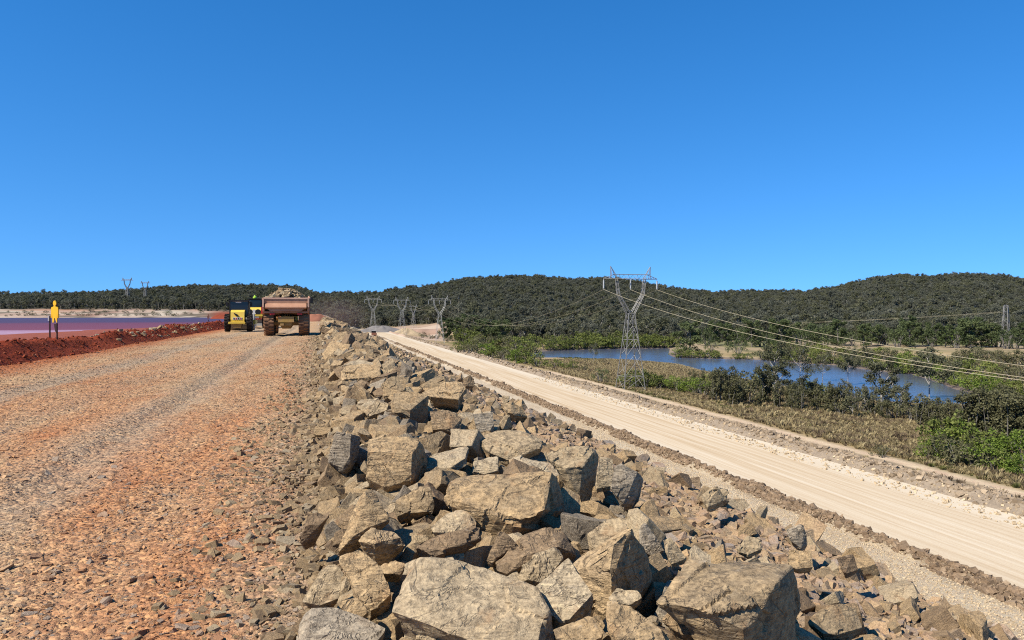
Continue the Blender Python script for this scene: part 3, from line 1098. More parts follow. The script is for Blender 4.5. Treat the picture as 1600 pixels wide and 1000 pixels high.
T, PL, GR, BR = M_ROCK, M_ROCK_PALE, M_ROCK_GREY, M_ROCK_BROWN
boulder('largest pale tan slab, flat mottled face tilted up with an orange rust spot', 'the largest pale slab', PL,
        [(645, 866, .5), (660, 862, .55), (690, 870, .55), (725, 876, .55), (752, 882, .52), (800, 903, .45), (838, 920, .36), (850, 938, .3), (862, 975, .1), (870, 1012, 0), (740, 1002, .0), (700, 976, .05), (640, 966, .08), (613, 956, .14), (632, 920, .28)])
boulder('big brown boulder with a broad sloping top and one black shaded end face', 'the boulder with the black end', T,
        [(1079, 879, .62), (1140, 877, .66), (1200, 882, .6), (1233, 889, .48), (1068, 900, .5), (1028, 942, .22), (1076, 948, .08), (1106, 958, .02), (1140, 914, .2), (1120, 970, .04), (1162, 985, 0), (1180, 974, .04), (1212, 912, .16), (1256, 958, .75), (1240, 1000, .6), (1170, 1050, .14), (1232, 1050, .55)])
boulder('pyramid shaped tan boulder with one sharp upright edge and black side', 'the pyramid boulder', T,
        [(987, 826, .3), (978, 828, .36), (916, 862, .55), (896, 880, .52), (898, 904, .36), (932, 940, .12), (947, 932, .03), (959, 850, .17), (1006, 858, .7), (1021, 904, .85), (1016, 918, .8), (1002, 926, .5), (948, 954, .04)])
boulder('smooth flat tan slab leaning against the pyramid boulder', 'the smooth leaning slab', PL,
        [(888, 872, .5), (870, 886, .45), (836, 918, .34), (849, 936, .25), (864, 980, .04), (888, 970, 0), (926, 928, .14), (904, 904, .32), (896, 886, .42), (928, 944, .4), (918, 964, .36)])
boulder('small rock crusted white and orange, tucked under the smooth leaning slab', 'the crusted rock', PL,
        [(810, 904, .1), (820, 878, .3), (840, 865, .4), (871, 853, .5), (884, 866, .5), (860, 898, .2), (846, 910, .1), (828, 906, .05)])
boulder('wide flat topped tan boulder mid pile with dark undercut front edge', 'the wide flat topped boulder', T,
        [(692, 770, .32), (712, 747, .55), (740, 741, .62), (800, 738, .62), (845, 737, .58), (862, 738, .46), (849, 772, .24), (851, 796, .12), (822, 808, .06), (794, 828, 0), (770, 826, .02), (746, 814, .06), (718, 792, .16), (871, 747, .7), (870, 796, .6), (886, 800, .8)])
boulder('cube like tan boulder with rounded top and dark shaded underside', 'the cube like boulder', PL,
        [(856, 712, .45), (872, 700, .6), (900, 697, .7), (926, 700, .7), (928, 705, .58), (910, 728, .2), (882, 732, .15), (864, 722, .28), (936, 708, .9), (934, 730, .85), (928, 764, .75), (912, 786, .5), (886, 752, .28), (904, 778, .3)])
boulder('narrow upright yellowish slab between the cube like and blue grey boulders', 'the upright yellowish slab', PL,
        [(938, 710, .5), (958, 716, .6), (958, 738, .3), (955, 760, .05), (929, 764, .0), (934, 736, .1)])
boulder('blue grey fractured boulder at the edge of the brown rubble', 'the blue grey boulder', GR,
        [(958, 730, .3), (970, 724, .45), (996, 738, .5), (1005, 748, .9), (1001, 772, .9), (989, 788, .4), (974, 788, .12), (954, 762, .03), (990, 752, .12)])
boulder('large square fronted block with a flat pale top and black side', 'the square fronted block', T,
        [(573, 709, .03), (605, 707, .0), (640, 707, .02), (643, 752, .02), (622, 756, 0), (600, 760, 0), (573, 746, .03), (576, 686, .48), (596, 680, .58), (656, 685, .56), (663, 694, .6), (668, 722, .7), (652, 753, .3)])
boulder('dark grey upright block standing beside the square fronted block', 'the dark upright block', M_ROCK_GREY,
        [(524, 676, .12), (549, 678, .02), (546, 720, 0), (538, 732, .02), (514, 722, .12), (516, 698, .16), (565, 684, .6), (560, 712, .6), (548, 734, .3)])
boulder('tall triangular ochre slab sloping down to the haul road', 'the triangular ochre slab', T,
        [(578, 760, .36), (587, 762, .36), (606, 804, .25), (608, 812, .2), (576, 824, .05), (552, 838, 0), (528, 864, 0), (550, 802, .34), (564, 776, .42)])
boulder('long grey and tan slab lying flat at the foot of the pile', 'the long grey front slab', GR,
        [(486, 948, .42), (473, 958, .32), (462, 986, .1), (462, 1004, .05), (612, 988, .15), (568, 968, .28), (526, 950, .42), (600, 1006, .02), (540, 1014, 0)])
boulder('yellowish wedge of rock resting behind the long grey front slab', 'the yellowish wedge', PL,
        [(472, 940, .1), (484, 920, .25), (500, 892, .4), (518, 878, .5), (532, 888, .45), (534, 910, .3), (528, 938, .1), (506, 948, 0), (480, 942, 0)])
boulder('half round rock with a flat light top and black undercut front', 'the half round rock', T,
        [(560, 844, .08), (580, 826, .45), (616, 832, .5), (626, 840, .36), (586, 848, 0), (632, 852, .4), (610, 869, .34), (586, 873, .28), (568, 860, .24)], 0.21)
boulder('long plank shaped grey brown slab bridging two rocks', 'the plank shaped slab', BR,
        [(642, 854, .04), (680, 838, .16), (748, 826, .3), (760, 832, .3), (757, 838, .24), (694, 858, .02), (674, 868, 0), (656, 858, 0)], 0.25, back=.2)
boulder('small pale block propped under the plank shaped slab', 'the pale prop block', PL,
        [(681, 864, .15), (698, 856, .4), (725, 854, .4), (726, 874, .1), (700, 876, .02), (684, 872, 0)])
boulder('rounded yellow rock resting above the plank shaped slab', 'the rounded yellow rock', PL,
        [(672, 824, .1), (698, 802, .4), (720, 796, .5), (732, 800, .45), (744, 812, .4), (740, 826, .1), (716, 830, .02), (676, 832, 0)])
boulder('broad pale rock with sloping face below the square fronted block', 'the broad pale rock', T,
        [(618, 782, .15), (656, 760, .5), (672, 762, .45), (678, 790, .2), (676, 798, .1), (630, 804, 0), (616, 808, .05)])
boulder('leaning brown block with black front beside the haul road edge', 'the black fronted leaning block', BR,
        [(480, 804, .3), (494, 800, .42), (512, 808, .42), (500, 820, .1), (478, 820, .1), (470, 838, .24), (468, 852, .3), (494, 842, .34)])
boulder('ragged wedge of layered rock beside the largest pale slab', 'the layered wedge', T,
        [(532, 870, .45), (560, 858, .55), (596, 884, .35), (568, 896, .25), (592, 932, .1), (614, 940, .1), (580, 954, 0), (552, 920, .12), (530, 880, .35)])
boulder('small flat grey topped rock wedged above the layered wedge', 'the flat grey topped rock', T,
        [(580, 894, .1), (600, 882, .4), (618, 876, .5), (637, 880, .4), (624, 900, .1), (612, 898, 0)], 0.25)
boulder('small tan rock with a pale tip on top of the long grey front slab', 'the pale tipped rock', T,
        [(525, 940, .3), (554, 932, .4), (578, 954, .2), (566, 966, .05), (545, 962, 0)], 0.25)
boulder('low tan rock with a domed top right under the pyramid boulder', 'the low domed rock', PL,
        [(948, 930, .3), (964, 921, .5), (1000, 924, .5), (1006, 932, .35), (984, 946, .05), (952, 938, .1)], 0.22)
boulder('long tan rock with a grey blue end below the low domed rock', 'the long tan front rock', T,
        [(948, 940, .5), (966, 938, .5), (990, 950, .45), (1020, 972, .3), (1052, 996, .15), (1040, 1022, 0), (952, 994, .05), (960, 1020, 0), (946, 964, .3)])
boulder('jagged tan rock at the foot of the smooth leaning slab', 'the jagged foot rock', T,
        [(864, 984, .2), (888, 974, .3), (944, 958, .45), (949, 972, .4), (940, 996, .1), (868, 998, 0), (900, 1012, 0)])
boulder('mottled dark block tucked under the boulder with the black end', 'the mottled dark block', BR,
        [(1046, 948, .4), (1074, 950, .4), (1116, 968, .3), (1112, 996, .05), (1066, 992, 0), (1036, 970, .1)])
boulder('humped dark brown rock behind the crusted rock', 'the humped brown rock', BR,
        [(766, 888, .05), (788, 866, .2), (820, 836, .5), (860, 823, .6), (884, 836, .6), (900, 868, .5), (872, 854, .2), (824, 866, .1), (792, 898, 0)])
boulder('small pointed brown rock beside the end of the plank shaped slab', 'the pointed brown rock', BR,
        [(760, 878, .1), (778, 830, .4), (788, 832, .4), (808, 850, .4), (770, 876, 0)])
boulder('pale rock with a rounded crest just behind the pyramid boulder', 'the pale crested rock', PL,
        [(914, 838, .3), (950, 810, .5), (968, 807, .5), (978, 810, .45), (982, 828, .2), (930, 872, .08), (917, 850, .2)])
boulder('striped black and white rock beyond the pyramid boulder', 'the striped rock', GR,
        [(998, 826, .4), (1006, 812, .5), (1024, 836, .45), (1038, 860, .35), (1020, 868, .08), (1000, 860, .1)])
boulder('narrow tan slab leaning outward beside the striped rock', 'the narrow tan slab', PL,
        [(1036, 844, .4), (1048, 840, .5), (1074, 873, .3), (1049, 881, 0), (1040, 860, .1)])
boulder('flat tan slab lying on the rubble beyond the black end face', 'the flat rubble slab', T,
        [(1262, 972, .12), (1280, 957, .3), (1312, 942, .5), (1340, 951, .5), (1346, 980, .25), (1310, 991, .04), (1286, 989, 0)])
boulder('square tan rock on the rubble behind the black ended boulder', 'the square rubble rock', T,
        [(1232, 858, .4), (1266, 857, .4), (1270, 886, .1), (1244, 889, 0), (1231, 884, .05)])
boulder('tall thin grey rock standing at the rim of the slope', 'the thin standing rock', GR,
        [(1228, 828, .3), (1250, 818, .4), (1257, 820, .3), (1262, 850, .3), (1252, 856, .05), (1236, 846, .05)], name='boulder')
boulder('brown rock with a rounded edge at the rim over the white gravel', 'the rim rock', BR,
        [(1307, 872, .3), (1332, 866, .4), (1341, 890, .3), (1320, 897, 0)])
boulder('long pale slab with a level top near the crest of the pile', 'the long pale crest slab', PL,
        [(744, 678, .45), (786, 672, .6), (812, 670, .6), (820, 682, .5), (848, 686, .45), (846, 698, .1), (816, 694, .2), (794, 720, 0), (764, 708, .05), (748, 694, .2)])
boulder('blue tinged angular rock in front of the long pale crest slab', 'the blue tinged rock', GR,
        [(800, 710, .3), (832, 696, .5), (850, 708, .4), (858, 720, .3), (816, 719, .1)])
boulder('pale rock with a striped end next to the cube like boulder', 'the striped end rock', PL,
        [(796, 720, .3), (814, 714, .4), (866, 726, .4), (884, 740, .3), (880, 750, .1), (840, 739, 0), (818, 731, .05)])
boulder('whitish lump of rock above the wide flat topped boulder', 'the whitish lump', PL,
        [(738, 722, .2), (762, 714, .4), (780, 714, .4), (780, 734, .1), (756, 741, 0), (736, 736, .05)])
boulder('upright two faced block, one face tan and the other black', 'the two faced block', T,
        [(609, 632, .25), (615, 615, .5), (650, 612, .55), (668, 619, .45), (641, 641, .04), (612, 637, .14), (671, 658, .6), (658, 665, .35), (640, 652, .06)])
boulder('overhanging flat topped slab with a deep black shadow below', 'the overhanging slab', T,
        [(660, 614, .2), (696, 596, .6), (720, 596, .6), (727, 608, .45), (716, 624, .08), (672, 620, .03), (716, 646, .5), (682, 638, .4)], 0.22)
boulder('grey brown boulder with lit front below the overhanging slab', 'the lit grey brown boulder', BR,
        [(672, 643, .3), (700, 641, .5), (722, 654, .5), (718, 680, .2), (704, 672, 0), (674, 670, .04)])
boulder('square grey rock with speckled face behind the long pale crest slab', 'the speckled square rock', GR,
        [(738, 646, .2), (770, 643, .35), (773, 672, .05), (746, 675, 0)])
boulder('domed tan rock at the crest edge over the brown rubble', 'the domed crest rock', T,
        [(780, 633, .3), (800, 628, .4), (818, 640, .4), (825, 652, .5), (796, 648, .05)])
boulder('rust streaked rock below the domed crest rock', 'the rust streaked rock', PL,
        [(796, 648, .2), (786, 671, 0), (778, 664, .1), (788, 650, .3), (801, 668, .5)])
boulder('tan boulder with a level top beside the two faced block', 'the level topped boulder', PL,
        [(568, 643, .1), (588, 626, .4), (606, 626, .4), (607, 640, .2), (576, 651, 0)])
boulder('brown boulder with a sloping top behind the overhanging slab', 'the sloping brown boulder', T,
        [(656, 602, .1), (684, 588, .5), (700, 588, .5), (703, 598, .3), (688, 611, .1), (660, 611, 0)])
boulder('steep tan rock with a flat face behind the two faced block', 'the steep tan rock', T,
        [(596, 600, .2), (612, 588, .4), (632, 588, .4), (635, 608, .1), (618, 615, .05), (600, 625, .05)])
boulder('broad ochre boulder far along the pile with a flat top', 'the broad ochre boulder', T,
        [(534, 580, .3), (541, 571, .55), (560, 569, .6), (585, 571, .6), (600, 572, .5), (597, 585, .3), (573, 595, .05), (541, 597, 0), (533, 594, .1)])
boulder('small dark rock perched on the crest against the lower road', 'the dark crest rock', BR,
        [(722, 592, .2), (734, 586, .4), (741, 592, .5), (740, 604, .3), (727, 603, 0)])
boulder('lone yellowish rock at the rim above the white gravel bench', 'the lone rim rock', PL,
        [(1094, 775, .2), (1110, 762, .45), (1120, 760, .45), (1137, 780, .5), (1105, 792, 0)])
boulder('stout tan rock sitting on the rubble behind the black ended boulder top', 'the stout rubble rock', PL,
        [(1150, 861, .1), (1168, 838, .45), (1190, 840, .45), (1191, 858, .2), (1168, 867, 0)])
# ------------------------------------------------------------------ the rest of the rock pile
hero_xy = np.array([[h['c'][0], h['c'][1], h['W']] for h in HEROES])


def clear_of_boulders(x, y, z, s):
    px, py, D = proj(x, y, z)
    r = 0.42 * s * F_PX / np.maximum(D, .3)
    ok = D > 1.2
    for dx, dy in ((0, 0), (-1, 0), (1, 0), (0, -1), (0, 1), (-.7, -.7), (.7, -.7), (-.7, .7), (.7, .7)):
        ix, iy = ((px + dx * r) / 4).astype(int), ((py + dy * r) / 4).astype(int)
        inside = (ix >= 0) & (ix < 400) & (iy >= 0) & (iy < 250)
        v = np.where(inside, HZ[np.clip(iy, 0, 249), np.clip(ix, 0, 399)], 1e9)
        ok &= ~((v < 1e8) & (D < v + 0.15))
    return ok


def fill(n, x0, x1, y0, y1, smin, smax, ypow=1.0, gap=0.72, xbias=None, weight=None):
    """throw n rocks of falling size, refusing those that sit inside earlier ones"""
    u = rng.random(n) ** ypow
    y = y0 + (y1 - y0) * u
    x = x0 + (x1 - x0) * rng.random(n)
    s = smin * (smax / smin) ** (rng.random(n) ** 1.6)
    if weight is not None:
        k = rng.random(n) < weight(x, y)
        x, y, s = x[k], y[k], s[k]
    o = np.argsort(-s)
    x, y, s = x[o], y[o], s[o]
    grid, keep = {}, []
    c = smax
    for i in range(len(x)):
        gx, gy = int(x[i] / c), int(y[i] / c)
        good = True
        for a in (-1, 0, 1):
            for b in (-1, 0, 1):
                for j in grid.get((gx + a, gy + b), ()):
                    if (x[i] - x[j]) ** 2 + (y[i] - y[j]) ** 2 < (gap * 0.5 * (s[i] + s[j])) ** 2:
                        good = False
                        break
                if not good:
                    break
            if not good:
                break
        if good:
            grid.setdefault((gx, gy), []).append(i)
            keep.append(i)
    return x[keep], y[keep], s[keep]


def tumble(n, tilt=0.45, wild=0.15):
    r = np.stack([rng.normal(0, tilt, n), rng.normal(0, tilt, n), rng.random(n) * 6.283], 1)
    w = rng.random(n) < wild
    r[w, 0] = rng.random(w.sum()) * 6.283
    return r


def pile_weight(x, y):
    return sstep(-0.1, 0.6, x) * (1 - 0.96 * sstep(1.65, 2.15, x)) * (1 - 0.5 * sstep(2.6, 4.0, x))


bx, by, bs = [], [], []
for (n, y0, y1, a, b, yp, gp) in ((2200, 4.2, 26, 0.28, 0.54, 1.0, .60), (3200, 26, 150, 0.35, 0.9, 1.3, .66)):
    x, y, s = fill(n, 0.42, 2.6, y0, y1, a, b, yp, gp, weight=pile_weight)
    bx.append(x); by.append(y); bs.append(s)
bx, by, bs = map(np.concatenate, (bx, by, bs))
bz = H(bx, by) + 0.12 * sstep(0.3, 0.9, bx) * (1 - sstep(2.0, 2.5, bx)) + 0.22 * bs
k = clear_of_boulders(bx, by, bz, bs)
hd = np.min(np.hypot(bx[:, None] - hero_xy[None, :, 0], by[:, None] - hero_xy[None, :, 1]) - 0.42 * hero_xy[None, :, 2], 1)
k &= hd > 0.25 * bs
big = np.stack([bx, by, bz, bs], 1)[k]

mx_, my_, ms_ = [], [], []
for (n, y0, y1, a, b, yp, gp) in ((13000, 3.0, 22, 0.09, 0.32, 1.0, .48), (7500, 22, 110, 0.16, 0.42, 1.4, .55)):
    x, y, s = fill(n, 0.05, 2.9, y0, y1, a, b, yp, gp, weight=lambda x, y: np.clip(pile_weight(x, y) + 0.05, 0, 1))
    mx_.append(x); my_.append(y); ms_.append(s)
mx_, my_, ms_ = map(np.concatenate, (mx_, my_, ms_))
mz_ = H(mx_, my_) + 0.14 * rng.random(len(mx_)) * sstep(0.3, 0.9, mx_) * (1 - sstep(2.0, 2.5, mx_)) + 0.16 * ms_
k = clear_of_boulders(mx_, my_, mz_, ms_)
mid = np.stack([mx_, my_, mz_, ms_], 1)[k]
# scattered rocks on the brown rubble shoulder and its rim
x, y, s = fill(2600, 2.3, 4.5, 3.0, 60, 0.10, 0.34, 1.4, .8, weight=lambda x, y: 0.16 + 0.5 * np.exp(-((x - 4.0) / 0.35) ** 2))
z = H(x, y) + 0.14 * s
k = clear_of_boulders(x, y, z, s)
mid = np.concatenate([mid, np.stack([x, y, z, s], 1)[k]])

allr = np.concatenate([np.c_[big, np.zeros(len(big))], np.c_[mid, np.ones(len(mid))]])
apx, apy, aD = proj(allr[:, 0], allr[:, 1], allr[:, 2])
vis = (aD > 1.5) & (apx > -30) & (apx < 1630) & (apy < 1030)
appar = np.where(vis, allr[:, 3] / np.maximum(aD, .5), 0)
order = np.argsort(-appar)
N_IND = 262
ind, rest = order[:N_IND], order[N_IND:]
rest = rest[(aD[rest] > 0.5)]

KIND_WORD = {M_ROCK: 'tan', M_ROCK_PALE: 'pale', M_ROCK_GREY: 'grey', M_ROCK_BROWN: 'brown'}
SIZE_WORD = ((0.5, 'large'), (0.3, 'medium'), (0.18, 'small'), (0, 'little'))
pool = {}
jobs = []
for i in ind:
    x, y, z, s, c = allr[i]
    protos = ROCK_BIG if c == 0 or s > 0.26 else ROCK_MID
    me = protos[int(rng.integers(len(protos)))]
    d = [math.hypot(apx[i] - h['px'], apy[i] - h['py']) for h in HEROES]
    j = int(np.argmin(d))
    h = HEROES[j]
    key = (KIND_WORD[me.materials[0]], next(w for t, w in SIZE_WORD if s >= t), 'behind' if aD[i] > h['D'] + 0.15 else 'in front of' if aD[i] < h['D'] - 0.15 else 'beside', h['short'])
    jobs.append((i, me, key, d[j]))
    pool.setdefault(key, []).append((d[j], i))
ORD = ['first', 'second', 'third', 'fourth', 'fifth', 'sixth', 'seventh', 'eighth', 'ninth', 'tenth', 'eleventh', 'twelfth', 'thirteenth', 'fourteenth', 'fifteenth', 'sixteenth', 'seventeenth', 'eighteenth', 'nineteenth', 'twentieth',
       'twenty-first', 'twenty-second', 'twenty-third', 'twenty-fourth', 'twenty-fifth', 'twenty-sixth', 'twenty-seventh', 'twenty-eighth', 'twenty-ninth', 'thirtieth', 'thirty-first', 'thirty-second', 'thirty-third', 'thirty-fourth', 'thirty-fifth', 'thirty-sixth', 'thirty-seventh', 'thirty-eighth', 'thirty-ninth', 'fortieth']


def ordinal(k):
    return ORD[k] if k < len(ORD) else 'far-off'


for key in pool:
    pool[key] = [i for _, i in sorted(pool[key])]
for i, me, key, d in jobs:
    x, y, z, s, c = allr[i]
    o = link('quarry_rock', me, None, (x, y, z), tumble(1, .55, .35)[0], (s, s, s * random.uniform(.85, 1.3)))
    k = pool[key].index(i)
    lab = '%s %s rock %s %s' % (key[1], key[0], key[2], key[3])
    if len(pool[key]) > 1:
        lab += ', %s out from it' % ordinal(k)
    tag(o, lab, 'rock', 'rocks of the rock pile along the haul road')

for nm, protos, cls in (('rock_pile_rubble', ROCK_BIG, 0), ('small_rock_rubble', ROCK_MID, 1)):
    q = allr[rest][allr[rest][:, 4] == cls]
    scatter(nm, q[:, :3], tumble(len(q), .55, .35), q[:, 3], protos, label='further broken quarry rocks heaped along the bund', cat='rocks')


def ground_scatter(name, protos, x0, x1, bands, label, weight=None, parent=None, sink=0.08, tilt=.35, check=False, smul=None):
    P_, S_ = [], []
    for (n, y0, y1, a, b, yp) in bands:
        y = y0 + (y1 - y0) * rng.random(n) ** yp
        x = x0 + (x1 - x0) * rng.random(n)
        s = a * (b / a) ** (rng.random(n) ** 2.2)
        if weight is not None:
            k = rng.random(n) < weight(x, y)
            x, y, s = x[k], y[k], s[k]
        if smul is not None:
            s = s * smul(x, y)
        z = H(x, y) + sink * s
        px, py, D = proj(x, y, z)
        k = (D > 1) & (px > -60) & (px < 1660) & (py < 1060)
        if check:
            k &= clear_of_boulders(x, y, z, s)
        P_.append(np.stack([x, y, z], 1)[k])
        S_.append(s[k])
    P_, S_ = np.concatenate(P_), np.concatenate(S_)
    return scatter(name, P_, tumble(len(P_), tilt), S_, protos, None, parent, label, None if parent else 'stones'), P_, S_


# small fill between the rocks, brown rubble shoulder, white bench gravel, windrows
ground_scatter('rubble_fill', STONE_T, -0.45, 3.0, ((24000, 2.8, 14, 0.03, 0.13, 1.0), (9000, 14, 60, 0.06, 0.2, 1.2)), 'stone chips filling the gaps of the rock pile',
               lambda x, y: sstep(-0.45, 0.3, x) * (1 - 0.6 * sstep(2.2, 2.6, x)), check=True)
ground_scatter('edge_rubble', STONE_T, -1.5, 0.5, ((9000, 3.2, 16, 0.02, 0.10, 1.0), (6000, 16, 60, 0.04, 0.13, 1.2)), 'loose stone spilt from the rock pile onto the road edge',
               lambda x, y: np.clip(sstep(-1.5 + 0.9 * fbm(y * 0.5, y * 0 + 2, 3), 0.2, x), 0, 1) ** 1.5, check=True, tilt=.25, sink=0.02)
ground_scatter('brown_rubble', STONE, 2.0, 4.8, ((22000, 3.0, 16, 0.03, 0.13, 1.0), (11000, 16, 70, 0.06, 0.2, 1.3)), 'brown rubble on the shoulder between the rock pile and the slope', check=True)

ground_scatter('slope_rubble', STONE, 4.4, 25.0, ((14000, 3.0, 90, 0.07, 0.38, 1.3),), 'loose rock lying on the outer slope of the embankment')
M_WSTONE = stone_mat('white_gravel', [(0, (0.40, 0.31, 0.20)), (0.4, (0.58, 0.47, 0.32)), (0.7, (0.68, 0.57, 0.41)), (1, (0.50, 0.40, 0.27))], 1.2, 0.3, False, 0.1, 1.4)
M_DSTONE = stone_mat('dark_spoil', [(0, (0.10, 0.075, 0.055)), (0.35, (0.20, 0.15, 0.105)), (0.7, (0.30, 0.22, 0.15)), (1, (0.40, 0.32, 0.23))], 1.2, 0.3, False, 0.2, 1.4)
M_GSTONE = stone_mat('grey_spoil', [(0, (0.17, 0.135, 0.10)), (0.35, (0.28, 0.225, 0.165)), (0.7, (0.40, 0.325, 0.24)), (1, (0.52, 0.43, 0.32))], 1.2, 0.3, False, 0.05, 1.4)
M_REDSTONE = stone_mat('red_clod', [(0, (0.14, 0.022, 0.009)), (0.4, (0.21, 0.036, 0.013)), (0.75, (0.27, 0.058, 0.022)), (1, (0.33, 0.12, 0.07))], 1.2, 0.3, False, 0.1, 1.4)
def stones(mat, seed):
    return [rock_mesh('stone', seed + i, (1.0, 0.6 + 0.35 * random.random(), 0.45 + 0.4 * random.random()), mat, 0, 0, 5, 0.0) for i in range(8)]
WST, DST, GST, RST = stones(M_WSTONE, 900), stones(M_DSTONE, 930), stones(M_GSTONE, 960), stones(M_REDSTONE, 990)
ground_scatter('white_bench_gravel', WST, 24.5, 30.6, ((52000, 20, 90, 0.02, 0.11, 1.3),), 'pale gravel on the bench beside the lower road')
ground_scatter('dark_spoil_windrow', DST, 29.8, 31.7, ((24000, 20, 130, 0.07, 0.42, 1.3), (3500, 130, 330, 0.2, 0.6, 1.2)), 'dark spoil heaped in a low ridge along the lower road',
               lambda x, y: np.exp(-((x - 30.6) / (0.3 + 0.75 * np.clip(0.35 + 2.6 * fbm(y * 0.16, y * 0 + 31, 3), 0, 1.3))) ** 2))
ground_scatter('grey_spoil_windrow', GST, 43.0, 47.2, ((15000, 30, 150, 0.10, 0.5, 1.3), (5000, 150, 420, 0.25, 0.7, 1.2)), 'grey broken rock heaped along the far edge of the lower road',
               lambda x, y: np.clip(np.exp(-((x - 45.0) / 1.1) ** 2), 0, 1))
ground_scatter('pale_edge_spill', WST, 40.5, 44.0, ((2600, 30, 150, 0.06, 0.3, 1.3),), 'pale stones spilt along the lower road edge')
ground_scatter('red_windrow_clods', RST, -12.9, XL + .2, ((9000, 10, 75, 0.03, 0.13, 1.3), (1500, 75, 170, 0.08, 0.2, 1.2)), 'red clay clods of the windrow beside the haul road',
               lambda x, y: np.exp(-((x + 10.7) / 0.9) ** 2) + 0.1)
ground_scatter('windrow_rocks', [rock_mesh('rubble_rock', 340 + i, (1, .7, .55), (M_ROCK_PALE, M_ROCK)[i % 2], 0, 0, 6, 0) for i in range(6)], -11.6, -9.9, ((210, 42, 80, 0.10, 0.36, 1.0), (22, 15, 38, 0.08, 0.25, 1.0)),
               'pale rocks scattered over the red windrow', lambda x, y: 0.25 + 0.75 * sstep(40, 50, y))

# crushed rock of the haul road: the stones that show largest are parts of the road, the rest is joined
def road_size(x, y):
    # coarser low and to the sides, finer in the wheel lanes
    return 1.0 - 0.35 * np.exp(-((x + 2.6) / 0.6) ** 2) + 0.25 * np.exp(-((x + 0.6) / 0.6) ** 2)


g_o, g_p, g_s = ground_scatter('road_gravel', RSTONE, XL - .3, XR + .55, ((90000, 3.3, 9, 0.008, 0.042, 0.9), (70000, 9, 22, 0.011, 0.043, 1.1), (30000, 22, 62, 0.025, 0.07, 1.2)), None, parent=haul_road, smul=road_size, sink=-0.06, tilt=.22)
cand_y = 3.5 + 7.5 * rng.random(1500) ** 1.4
cand_x = XL + (XR - XL) * rng.random(1500)
cand_s = 0.042 + 0.07 * rng.random(1500) ** 2.5
cpx, cpy, cD = proj(cand_x, cand_y, np.zeros(1500))
app = np.where((cpx > 0) & (cpx < 520) & (cpy < 1000) & (cpy > 560), cand_s / cD, 0)
top = np.argsort(-app)[:290]
for i in top:
    s = cand_s[i]
    o = link('stone', RSTONE[int(rng.integers(len(RSTONE)))], haul_road, (cand_x[i], cand_y[i], hz(cand_x[i], cand_y[i]) + 0.02 * s), tumble(1, .28, .03)[0], (s, s, s * 0.8))

# ------------------------------------------------------------------ vehicles
def wheel(root, name, x, y, r, w, tyre_mat, hub_mat, lugs=22, lug_h=0.045, side=1):
    """one wheel with a treaded tyre and a dished rim; x is the inner edge of the tread"""
    b = MB()
    b.lathe([(-w / 2, r * .58), (-w / 2, r * .86), (-w * .42, r * .95), (-w * .3, r), (w * .3, r), (w * .42, r * .95), (w / 2, r * .86), (w / 2, r * .58)], (0, 0, 0), 'X', 36)
    for k in range(lugs):
        for sgn in (-1, 1):
            a = 2 * math.pi * (k + (0.5 if sgn > 0 else 0)) / lugs
            c = (sgn * w * .24, math.cos(a) * r, math.sin(a) * r)
            b.box(c, (w * .5, r * .11, lug_h * 2), (a - math.pi / 2, 0, 0.0))
    wobj = b.build('wheel', tyre_mat, root, (x, y, r + lug_h * .6))
    h = MB().lathe([(-w * .46, r * .1), (-w * .46, r * .57), (-w * .1, r * .5), (w * .1, r * .5), (w * .46, r * .57), (w * .46, r * .1)], (0, 0, 0), 'X', 24)
    for k in range(8):
        a = 2 * math.pi * k / 8
        for s in (-1, 1):
            h.box((s * w * .47, math.cos(a) * r * .3, math.sin(a) * r * .3), (.05, .06, .06))
    h.build('rim', hub_mat, wobj)
    return wobj


